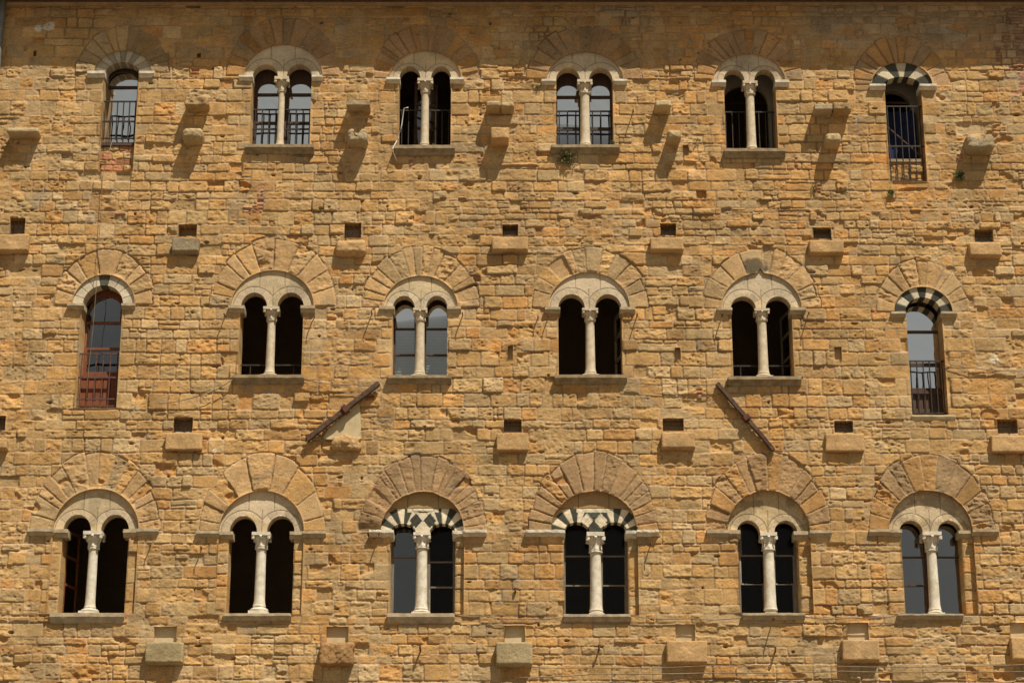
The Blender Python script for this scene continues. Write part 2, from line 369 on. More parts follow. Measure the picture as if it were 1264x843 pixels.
win(row=3, col=3, kind='two', vs=655.5, tymp=(470,573,606.5), lights=[(482,513,645),(530,562,645)], ring=(443,598.6,560,19), imp=(654,662,(456,484.7),(560,601)), niche=.11, nicheL=False, white=True, stripe=('band',), bot=757.5, sill=(477.5,561,757.5,769), cap=(510.5,532,656.5,676), shaft=(514,528), base=(509,532,749,757.5), ringtone=(.345,.235,.13), broken=True,
    panes=[(486,513,640,686),(486,513,689,758),(531,559,640,692),(531,559,695,723),(531,559,726,758)], mats='greyw', muntins=[], label='twin-arched window with black and white zigzag band, left pane lit by sky')
win(row=3, col=4, kind='two', vs=655.5, tymp=(680,787,606), lights=[(696,728,643),(743.5,775,643)], ring=(653,813,558,17), imp=(654,662,(648,696),(774,813)), niche=.11, nicheL=False, white=True, stripe=('band2',), bot=758.5, sill=(695.5,779,758.5,767), cap=(723.5,746,655,681), shaft=(729,743), base=(727,746,751,758.5), ringtone=(.36,.245,.135), broken=True,
    panes=[(698,728,640,685),(698,728,688,721),(698,728,724,758),(744,771,640,685),(744,771,688,721),(744,771,724,758)], mats='greyw', clear=True, muntins=[], label='twin-arched window with green and white geometric band and dark panes')
win(row=3, col=5, kind='two', vs=655.5, tymp=(898,1000,605), lights=[(910,938.6,641),(956.5,985,641)], ring=(873,1025.5,558.7,14), imp=(654,663,(872,912.7),(982,1026.6)), niche=.12, nicheL=False, bot=757, sill=(916,994,757,765), cap=(937,958,656.5,678), shaft=(943,957), base=(946,961,750,757), ringtone=(.355,.24,.13), broken=True,
    panes=[(915,942,640,684),(915,942,687,719),(915,942,722,757),(957,979,640,684),(957,979,687,719),(957,979,722,757)], mats='greyw', clear=True, muntins=[], label='twin-arched window with grey-stained plain tympanum and dark six-part panes')
win(row=3, col=6, kind='two', vs=655, tymp=(1098,1201,604.7), lights=[(1111,1140,641),(1158.5,1187,641)], ring=(1072.5,1228,558.7,13), imp=(653,661,(1072.5,1112),(1186,1233)), niche=.12, nicheL=False, bot=758, sill=(1108,1190,758,764), cap=(1136,1160,656,679), shaft=(1145,1158), base=(1148,1168,750,758), ringtone=(.34,.23,.125), broken=True,
    panes=[(1110,1140,640,686),(1111,1141,689,721),(1112,1142,724,758),(1156,1186,640,686),(1157,1187,689,758)], mats='darker', muntins=[], label='twin-arched window at the lower right with sky reflected in its panes')

for w in W:
    vs = w['vs']; zs = w['zs'] = Z(632, vs)
    xl, xr = X(w['tymp'][0], vs), X(w['tymp'][1], vs)
    w['cx'] = (xl + xr) / 2; w['R'] = (xr - xl) / 2; w['H'] = Z(632, w['tymp'][2]) - zs
    w['L'] = [(X(l, vs, .05), X(r, vs, .05), Z(632, t, .04) - zs) for l, r, t in w['lights']]
    w['x0'] = w['L'][0][0]; w['x1'] = w['L'][-1][1]; w['zb'] = Z(632, w['bot'])
    w['rec'] = w.get('niche', .04)
    a, b = X(w['ring'][0], vs), X(w['ring'][1], vs)
    w['rcx'] = (a + b) / 2; w['RX'] = (b - a) / 2; w['RZ'] = Z(632, w['ring'][2]) - zs
    if w['row'] == 3:
        w['ox0'] = w['cx'] - w['R'] if w.get('nicheL', True) else w['x0']
        w['ox1'] = w['cx'] + w['R']
    else: w['ox0'], w['ox1'] = w['x0'], w['x1']

# putlog holes (u0,u1,v0,v1,grate) , plaster pockets, corbels (u0,u1,v0,v1,style)
HOLES = [(12,31,269,289,1),(220,243,277,292,0),(425,446,275,294,1),(620,639.5,277,291,1),(815,834.5,276,291,1),(1004,1026,281,295,1),(1203,1226,283,299,1),
         (-12,7,513,531,1),(214,238,515,533,1),(622,644,517,533,1),(818,844,516,532,1),(1030,1053,519,534,1),(1231,1256,517,535,1),
         (626.5,633,427,443,0),(833,840,429,444,0),(1030,1039,428,444,0),(843,850,179,192,0),(41,45,63,70,0),(243,248,66,72,0)]
POCKETS = [(190,218,773,793),(403,430,773,793),(623,648,772,793),(834,858,770,791),(1046,1072,768,789),(1247,1275,768,787)]
CORBELS = [(8,47,157,170,'log'),(227,256,119,137,'rough'),(224,249,157,178,'round'),(427,456,124,137,'flat'),(428,453,158,181,'notch'),
           (600,618,124,139,'round'),(618,634.5,125,140,'round'),(606,628,157,179,'block'),(808,829,123,139,'round'),(824,841,160,178,'round'),
           (1006,1028,129,142,'flat'),(1029,1051,126,142,'rough'),(1019,1039,163,183,'round'),(1194,1229,165,190,'notch'),
           (-6,35,289,313,'block'),(212,245,293,314,'grey'),(413,452,295,317,'round'),(607,652,292,312,'block'),(803,844,293,312,'block'),(999,1042,296,316,'block'),(1197,1236,299,319,'block'),
           (-8,8,541,556,'block'),(204,249,534,556,'flush'),(410,445,538,556,'broken'),(613,652,534,557,'flush'),(817,858,533,556,'block'),(1019,1067,535,558,'flush'),(1224,1272,537,559,'flush'),
           (179,226,792,821,'greyblock'),(393,437,792,822,'spongy'),(612,657,792,823,'greyblock'),(823,873,790,821,'block'),(1040,1086,789,818,'block'),(1249,1290,786,817,'block')]

ZTOP = Z(632, 2); ZBOT = Z(632, 843) - .9; XH = 12.3
palazzo = empty('stone_palace', (0, 0, 0))
tag(palazzo, 'medieval golden sandstone palace front with three rows of round-arched windows', 'building')

# ------------------------------------------------------------------ the wall face
def build_wall():
    h = .0145
    nx = int(2 * XH / h) + 1; nz = int((ZTOP + .15 - ZBOT) / h) + 1
    gx = -XH + np.arange(nx) * h; gz = ZBOT + np.arange(nz) * h
    GX, GZ = np.meshgrid(gx, gz)
    wx = GX + .016 * fbm(GX, GZ, .22, 3, 101, .55); wz = GZ + .014 * fbm(GX, GZ, .26, 3, 111, .55)
    dx, dz, ids = masonry(wx, wz, 3, ZBOT - .3, ZTOP + 1, -XH - .1, XH + .1, .165, .31, .35, .07)
    # smaller stones to the upper right of the second storey
    dx2, dz2, ids2 = masonry(wx, wz, 8, ZBOT - .3, ZTOP + 1, -XH - .1, XH + .1, .125, .21, .27, .10)
    small = ((GX + 1.2 * fbm(GX, GZ, 2.0, 2, 5) > X(640, 50)) & (GZ > Z(632, 100)+.3*fbm(GX, GZ, 1.2, 2, 6))) | ((GZ < Z(632, 245)) & (GZ > Z(632, 300)) & (GX > X(560, 270) + fbm(GX, GZ, 1, 2, 9)))
    small |= (GX > X(360, 50) + .6 * fbm(GX, GZ, 1, 2, 12)) & (GX < X(470, 50)) & (GZ > Z(632, 215)) & (GZ < Z(632, 60))
    dx = np.where(small, dx2, dx); dz = np.where(small, dz2, dz); ids = np.where(small, ids2, ids)
    col = stone_colour(ids)
    # brick quoin at the top right corner
    dx3, dz3, ids3 = masonry(wx, wz, 19, ZBOT - .3, ZTOP + 1, -XH - .1, XH + .1, .07, .078, .25, 0, True)
    br = (GX > X(1248, 50) + .08 * np.sign(vn(GX * 0, GZ, .22, 4))) & (GZ > Z(632, 118))
    for (u0, u1, v0, v1) in ((1236,1246,40,60),(1228,1236,58,76),(300,318,255,262),(505,512,185,210),(590,596,188,204),(1180,1188,190,200),(236,246,85,92),(58,62,88,98),(980,984,195,210),(1008,1013,225,240),(318,326,228,262),(860,866,480,492),(450,462,488,494),(135,155,262,266)):
        br |= sd_rect(wx, wz, X(u0, v0), X(u1, v0), Z(632, v1), Z(632, v0)) < 0
    dx = np.where(br, dx3, dx); dz = np.where(br, dz3, dz); ids = np.where(br, ids3, ids)
    bc = np.array(BRICK) * (.75 + .6 * rnd(ids, 3))[..., None] + (rnd(ids, 1) < .18)[..., None] * np.array([.1, .12, .08])
    col = np.where(br[..., None], bc, col)
    # grey weathered zone high on the right
    gw = sst(fbm(GX, GZ, 2.4, 3, 61) + (GX - X(700, 50)) * .06, .05, .35) * sst(GZ, Z(632, 110), Z(632, 70))
    grey = col.mean(-1, keepdims=True) * np.array([1.12, 1.02, .8])
    col = col * (1 - .55 * gw[..., None]) + grey * .55 * gw[..., None]
    patch = sst(fbm(GX, GZ, 1.5, 3, 66), .18, .34)[..., None]
    col = col * (1 + patch * np.array([.06, -.03, -.14]))
    ringid = np.full(GX.shape, -1)
    flat = np.ones(GX.shape)
    rough = np.ones(GX.shape)
    sdf = np.full(GX.shape, 9.0); sid = np.zeros(GX.shape, int); depths = [0.0]
    def sub(x0, x1, z0, z1):
        i0 = max(int((z0 - ZBOT) / h) - 2, 0); i1 = min(int((z1 - ZBOT) / h) + 3, nz)
        j0 = max(int((x0 + XH) / h) - 2, 0); j1 = min(int((x1 + XH) / h) + 3, nx)
        return slice(i0, i1), slice(j0, j1)
    ringobj = []
    for n, w in enumerate(W):
        rs = np.random.RandomState(200 + n)
        s = sub(w['rcx'] - w['RX'] - .3, w['rcx'] + w['RX'] + .3, w['zs'] - .1, w['zs'] + w['RZ'] + .3)
        x, z = GX[s], GZ[s]; rx, rz = wx[s] - w['rcx'], wz[s] - w['zs']
        broken = w.get('broken', False)
        ang = np.arctan2(rz, rx * 1.0)
        nv = w['ring'][3]
        edges = np.cumsum(rs.uniform(.6, 1.4, nv)); edges = np.concatenate([[0], edges / edges[-1]]) * math.pi
        vi = np.clip(np.searchsorted(edges, ang) - 1, 0, nv - 1)
        rad = np.hypot(rx, rz)
        var = (rs.rand(nv) - .5) * .07
        f = np.hypot(rx / (w['RX'] + var[vi]), rz / (w['RZ'] + var[vi]))
        dout = (1 - f) * w['RX'] + (.012 if not broken else .03) * fbm(x, z, .2, 2, 130 + n)
        din = sd_arc(rx + w['rcx'], rz + w['zs'], w['cx'], w['zs'], w['R'], w['H'])
        m = (dout > 0) & (z > w['zs'] - .0)
        da = np.minimum(ang - edges[vi], edges[vi + 1] - ang) * rad
        nid = 90001 + n * 977 + vi * 31
        # surrounding stones get a joint against the ring
        dz[s] = np.where(~m & (z > w['zs'] - .01), np.minimum(dz[s], -dout + .0), dz[s])
        dx[s] = np.where(m, da, dx[s]); dz[s] = np.where(m, np.minimum(np.minimum(dout, din + .05), (z - w['zs']) + .03), dz[s]); ids[s] = np.where(m, nid, ids[s])
        tone = np.array(w.get('ringtone', (.38, .25, .135) if w['row'] == 1 else (.465, .32, .165)))
        rc = tone * (.86 + .26 * rnd(nid, 3))[..., None]
        rc = rc + (rnd(nid, 1) < .22)[..., None] * np.array([-.05, -.015, .002]) * (.4 if broken else 1) + (rnd(nid, 5) < .25)[..., None] * np.array([.04, 0, -.03])
        rc = rc * np.array([1.02, .94, .85])
        if (w['row'], w['col']) == (1, 1): rc = rc * np.where(ang < 1.5, .72, 1.0)[..., None]
        col[s] = np.where(m[..., None], rc, col[s])
        ringid[s] = np.where(m, n, ringid[s]); rough[s] = np.where(m, (.7 + .6 * (rnd(nid, 6) > .7)) if broken else (.5 + .5 * (rnd(nid, 6) > .6)), rough[s])
        # opening
        s = sub(min(w['cx'] - w['R'], w['ox0']) - .1, max(w['cx'] + w['R'], w['ox1']) + .1, w['zb'] - .1, w['zs'] + w['H'] + .35)
        x, z = GX[s], GZ[s]
        up = sd_arc(x, z, w['cx'], w['zs'], w['R'], w['H'])
        if w.get('ogee'):
            tip = np.abs(x - w['cx']) * 1.35 + (z - (w['zs'] + w['H'] + .10))
            up = np.minimum(up, np.maximum(tip, -(z - w['zs'] - .3)) * .7)
        if broken: up = up + .022 * fbm(x, z, .16, 3, 160 + n)
        lowr = sd_rect(x, z, w['ox0'], w['ox1'], w['zb'], w['zs'] + 1)
        sd_ = np.where(z > w['zs'], up, lowr)
        depths.append(.5); k = len(depths) - 1
        b = sd_ < sdf[s]; sid[s] = np.where(b, k, sid[s]); sdf[s] = np.minimum(sdf[s], sd_)
        near = sst(sd_, .0, .05 if not broken else .03)
        flat[s] = np.minimum(flat[s], near)
        # dressed jamb stones
        jm = (z < w['zs']) & (sd_ < .30); rough[s] = np.where(jm, np.minimum(rough[s], .55), rough[s])
    for (u0, u1, v0, v1, g) in HOLES:
        vm = (v0 + v1) / 2
        x0, x1, z0, z1 = X(u0, vm), X(u1, vm), Z(632, v1), Z(632, v0)
        s = sub(x0 - .25, x1 + .25, z0 - .25, z1 + .25); sd_ = sd_rect(GX[s], GZ[s], x0, x1, z0, z1) + .01 * fbm(GX[s], GZ[s], .1, 2, 171)
        depths.append(.34 if u1 - u0 > 10 else .14); k = len(depths) - 1
        b = sd_ < sdf[s]; sid[s] = np.where(b, k, sid[s]); sdf[s] = np.minimum(sdf[s], sd_)
        flat[s] = np.minimum(flat[s], sst(sd_, 0, .03))
    for (u0, u1, v0, v1) in POCKETS:
        vm = (v0 + v1) / 2
        x0, x1, z0, z1 = X(u0, vm), X(u1, vm), Z(632, v1 + 3), Z(632, v0)
        s = sub(x0 - .25, x1 + .25, z0 - .25, z1 + .25); sd_ = sd_rect(GX[s], GZ[s], x0, x1, z0, z1) + .008 * fbm(GX[s], GZ[s], .1, 2, 181)
        depths.append(.1); k = len(depths) - 1
        b = sd_ < sdf[s]; sid[s] = np.where(b, k, sid[s]); sdf[s] = np.minimum(sdf[s], sd_)
        flat[s] = np.minimum(flat[s], sst(sd_, 0, .03))
    hgt, face, pit = relief_from(dx, dz, ids, GX, GZ, rough=rough * .70)
    # hollows where stones have crumbled, mostly low on the left
    cav = sst(fbm(GX, GZ * 1.6, .55, 3, 191) - .10, .20, .34) * (rnd(ids, 6) > .72) * sst(rough, .6, .9)
    hgt = hgt - .042 * cav
    colr = mottled(col, GX, GZ)
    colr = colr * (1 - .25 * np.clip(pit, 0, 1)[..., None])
    orange = np.array(ORANGE); colr = colr * (1 - .55 * cav[..., None]) + orange * .55 * cav[..., None]
    mort = mottled(np.array(MORTAR) * np.ones(GX.shape + (1,)), GX, GZ, 3) * (1.12 - .42 * sst(fbm(GX, GZ, .8, 2, 8), .0, .4))[..., None]
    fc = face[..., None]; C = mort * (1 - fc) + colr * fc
    gj = (1 - sst(np.minimum(dx, dz), .003, .014)) * (ringid >= 0)
    hgt = hgt - .009 * gj; C = C * (1 - .16 * gj[..., None])
    # knocked-out bits and small deep pits
    rp = np.random.RandomState(77)
    for _ in range(230):
        px, pz = rp.uniform(-XH, XH), rp.uniform(ZBOT, ZTOP); a, b = rp.uniform(.02, .075), rp.uniform(.015, .035)
        s = sub(px - .2, px + .2, pz - .1, pz + .1); d = np.hypot((GX[s] - px) / a, (GZ[s] - pz) / b) + .5 * fbm(GX[s], GZ[s], .06, 2, 5)
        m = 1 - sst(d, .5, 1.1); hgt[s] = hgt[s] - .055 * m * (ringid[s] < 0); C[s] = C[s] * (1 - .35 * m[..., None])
    # weather stains: pale runs and dark lichen
    st = sst(fbm(GX * 3.5, GZ * .6, 1.2, 4, 201), .28, .5)[..., None]; C = C * (1 - .16 * st)
    li = sst(fbm(GX, GZ, .35, 4, 211, .6), .42, .60)[..., None]; C = C * (1 - .30 * li) + np.array([.30, .29, .24]) * .22 * li
    def spot(u, v, r, c, a, wob=.5):
        x0, z0 = X(u, v), Z(u, v); s = sub(x0 - r * 2, x0 + r * 2, z0 - r * 2, z0 + r * 2)
        d = np.hypot(GX[s] - x0, GZ[s] - z0) / r + wob * fbm(GX[s], GZ[s], r, 3, 221)
        m = (a * (1 - sst(d, .6, 1.0)))[..., None]; C[s] = C[s] * (1 - m) + np.array(c) * m
    spot(48, 36, .09, (.7, .66, .55), .9); spot(60, 33, .14, (.66, .62, .52), .85, .9); spot(935, 329, .26, (.06, .05, .035), .8, 1.1)
    spot(1230, 445, .12, (.7, .6, .42), .9, .8); spot(1081, 762, .1, (.6, .5, .36), .5); spot(265, 556, .05, (.7, .65, .5), .8)
    spot(710, 408, .07, (.45, .16, .05), .7); spot(170, 505, .05, (.66, .6, .46), .6)
    low = fbm(GX, GZ, 1.1, 3, 231) * .03
    GY = -(hgt * flat + low * flat) + .006 * (flat - 1)
    sdf0 = sdf.copy()
    GX2, GZ2 = snap(GX, GZ, sdf, h)
    sc = .25 * (sdf[:-1, :-1] + sdf[1:, :-1] + sdf[:-1, 1:] + sdf[1:, 1:])
    void = sc < 0
    dep = np.array(depths)[sid[:-1, :-1]]
    rid = ringid[:-1, :-1]
    grid_object('wall', GX2, GZ2, GY, C, (~void) & (rid < 0), void, dep, STONE, palazzo)
    rings = {}
    for n, w in enumerate(W):
        s = sub(w['rcx'] - w['RX'] - .3, w['rcx'] + w['RX'] + .3, w['zs'] - .1, w['zs'] + w['RZ'] + .3)
        fs = (slice(s[0].start, s[0].stop - 1), slice(s[1].start, s[1].stop - 1))
        # one object for the ring, parented to its window later
        rings[n] = grid_object('arch', GX2[s], GZ2[s], GY[s], C[s], ((~void) & (rid == n))[fs], void[fs], dep[fs], STONE)
    return rings
rings = build_wall()

# ------------------------------------------------------------------ small relief plates
def plate(name, x0, x1, z0, z1, h, sdfun, y, thick, colfun, mat, parent, rel=None):
    nx = int((x1 - x0) / h) + 2; nz = int((z1 - z0) / h) + 2
    GX, GZ = np.meshgrid(np.linspace(x0, x1, nx), np.linspace(z0, z1, nz))
    sdf = sdfun(GX, GZ)
    hx = (x1 - x0) / (nx - 1)
    C, H = colfun(GX, GZ)
    GX2, GZ2 = snap(GX, GZ, sdf, hx)
    sc = .25 * (sdf[:-1, :-1] + sdf[1:, :-1] + sdf[:-1, 1:] + sdf[1:, 1:]); void = sc > 0
    flat = sst(-sdf, 0, .025)
    return grid_object(name, GX2, GZ2, y - H * flat, C, ~void, void, np.full(void.shape, thick), mat, parent, border=True)

WHT = np.array((.60, .51, .365)); GRN = np.array((.055, .056, .042)); PGREY = np.array((.54, .43, .29))
def tymp_col(w, n):
    st = w.get('stripe'); rs = np.random.RandomState(300 + n)
    def f(x, z):
        wxx = x + .006 * fbm(x, z, .15, 2, 7 + n); wzz = z + .006 * fbm(x, z, .15, 2, 17 + n)
        C = np.ones(x.shape + (3,)) * PGREY * (1.0 if w['kind'] == 'two' else 1.08); d = np.full(x.shape, 9.0); ids = np.zeros(x.shape, int) + n * 71
        for i, (a, b, hh) in enumerate(w['L']):
            lx = (a + b) / 2; r = (b - a) / 2
            mine = (wxx < w['cx']) == (i == 0) if len(w['L']) == 2 else np.ones(x.shape, bool)
            rad = np.hypot(wxx - lx, wzz - w['zs']); ang = np.arctan2(np.maximum(wzz - w['zs'], 0), wxx - lx)
            if w['kind'] == 'one':
                nv = st[1]; e = np.linspace(0, math.pi, nv + 1); k = np.clip((ang / math.pi * nv).astype(int), 0, nv - 1)
                da = np.minimum(ang - e[k], e[k + 1] - ang) * rad; d = np.minimum(d, da); ids = ids + k * 13
                if st[0] == 'green': C = np.where((k % 2 == 1)[..., None], WHT, GRN) * (.85 + .3 * rnd(ids, 1))[..., None]
                elif st[0] == 'dim': C = np.where((k % 2 == 0)[..., None], WHT * .80, WHT * .55) * (.85 + .3 * rnd(ids, 1))[..., None]
                else: C = np.where((k == nv // 2)[..., None], GRN * 1.6, WHT * .88) * (.88 + .24 * rnd(ids, 1))[..., None]
                C = np.where((k == 0)[..., None] | (k == nv - 1)[..., None], WHT * .9, C) if st[0] != 'green' else C
            elif st is None:
                R2 = min(r * 1.62, abs(lx - w['cx']) * 1.35); inb = mine & (rad < R2)
                nv = 5 + (n + i) % 3; k = np.clip((ang / math.pi * nv).astype(int), 0, nv - 1); e = np.linspace(0, math.pi, nv + 1)
                da = np.minimum(ang - e[k], e[k + 1] - ang) * rad
                d = np.where(inb, np.minimum(d, da + .004), d); d = np.where(mine, np.minimum(d, np.abs(rad - R2)), d)
                ids = np.where(inb, ids + k * 13 + 5 + i * 101, ids)
            else:
                aout = ang if i == 1 else math.pi - ang
                st8 = math.radians(18.6); k = np.clip((aout / st8).astype(int), 0, 8)
                white = (k % 2 == 0) if st[0] == 'band' else (k % 2 == 1)
                cc = np.where(white[..., None], WHT * 1.12, GRN)
                C = np.where(mine[..., None], cc * (.88 + .24 * rnd(ids + k * 7 + i, 1))[..., None], C)
                fr_ = aout / st8 - k; da = np.minimum(fr_, 1 - fr_) * st8 * rad; d = np.where(mine & (k < 8), np.minimum(d, da + .003), d)
        if st is not None and w['kind'] == 'two':
            lx = (w['L'][0][0] + w['L'][0][1]) / 2; hw = w['cx'] - w['L'][0][1]
            t = (wzz - w['zs']) ; ax = np.abs(wxx - w['cx'])
            odd = st[0] == 'band2'; tri = (t > .20 + ax * 1.15) & (ax < .24)
            C = np.where(tri[..., None], (GRN * 1.5 if odd else WHT * 1.1), C); d = np.where(ax < .24, np.minimum(d, np.abs(t - .20 - ax * 1.15) * .65 + .002), d)
            dia = (ax - .0 > 0) & (np.abs(ax - .135) / .125 + np.abs(t - .235) / .15 < 1)
            cen = (ax < .135) & ~dia & (t < .30)
            C = np.where(cen[..., None], (GRN if odd else WHT * 1.1), C)
            C = np.where(dia[..., None], (WHT * 1.12 if odd else GRN), C)
            if odd: C = np.where(((t > .40) & (t < .475) & (ax < .33))[..., None], WHT * 1.12, C)
            else:
                C = np.where(((t > .40) & (t < .475) & (ax < .30))[..., None], WHT * 1.1, C)
                C = np.where(((t > .385) & (t < .425) & (ax < .05 + (t - .385) * 4))[..., None], GRN, C)
            # above the band: ochre infill stone
            band = np.minimum.reduce([np.hypot(wxx - (a + b) / 2, wzz - w['zs']) - (b - a) / 2 * 2.0 for a, b, _ in w['L']])
            inf = (t > .475) | ((band > 0) & (ax > .26) & (t > .3))
            C = np.where(inf[..., None], np.array((.40, .26, .12)), C); d = np.where(inf, np.minimum(np.abs(ax - .30), 9), d)
            d = np.minimum(d, np.abs(t - .475))
        elif w['kind'] == 'two':
            zt = w['zs'] + w['H']
            d = np.minimum(d, np.where(z < w['zs'] + w['H'] * .55, np.abs(wxx - w['cx']), 9))
            o = np.minimum.reduce([np.hypot(wxx - (a + b) / 2, wzz - w['zs']) - (b - a) / 2 * 1.62 for a, b, _ in w['L']])
            j = np.minimum(np.abs(wxx - w['cx'] - .28 * w['R']), np.abs(wxx - w['cx'] + .33 * w['R']))
            d = np.where((o > 0) & (z > w['zs'] + w['H'] * .4), np.minimum(d, j), d)
            C = C * (.9 + .2 * rnd(ids, 1))[..., None]
            C = C + (rnd(ids, 4) < .25)[..., None] * np.array([.02, .0, -.03])
        j = 1 - sst(d, .003, .010)
        C = mottled(C, x, z, 50 + n, .75)
        if w['row'] == 3 and w['col'] >= 5:
            s = sst(fbm(x, z, .30, 4, 260 + n, .6), .02, .22)[..., None]; C = C * (1 - .30 * s)
            C = C * np.array([1.0, .97, .9])
        elif st is None:
            s = sst(fbm(x, z, .4, 4, 260 + n, .6), .15, .4)[..., None]; C = C * (1 - .22 * s)
        C = C * (1 - .55 * j[..., None])
        rel = .004 * fbm(x, z, .08, 3, 90 + n) - .008 * j
        if w['row'] == 3 and w['col'] >= 3: rel = rel + .010 * fbm(x, z, .2, 3, 95 + n)
        return C, rel
    return f

def impost_prism(mb, x0, x1, zt, zb, yf, yb, proj):
    h = zt - zb
    prof = [(yf - proj, zt), (yb, zt), (yb, zb), (yf - proj * .15, zb), (yf - proj * .30, zb + h * .18), (yf - proj * .55, zb + h * .40), (yf - proj * .95, zb + h * .50), (yf - proj, zb + h * .52)]
    mb.prism_x(prof[::-1], x0, x1)

def rough_up(o, amt=.006, scale=.12, seed=0):
    """weathered: subdivide and shift the surface a little"""
    me = o.data; bm = bmesh.new(); bm.from_mesh(me)
    for _ in range(4):
        es = [e for e in bm.edges if e.calc_length() > .09]
        if not es: break
        bmesh.ops.subdivide_edges(bm, edges=es, cuts=1, use_grid_fill=True)
    from mathutils import noise
    for v in bm.verts:
        v.co += noise.noise_vector(v.co / scale + Vector((seed, seed * 2.1, 0))) * amt + noise.noise_vector(v.co / (scale * .3)) * amt * .4
    bm.to_mesh(me); bm.free()

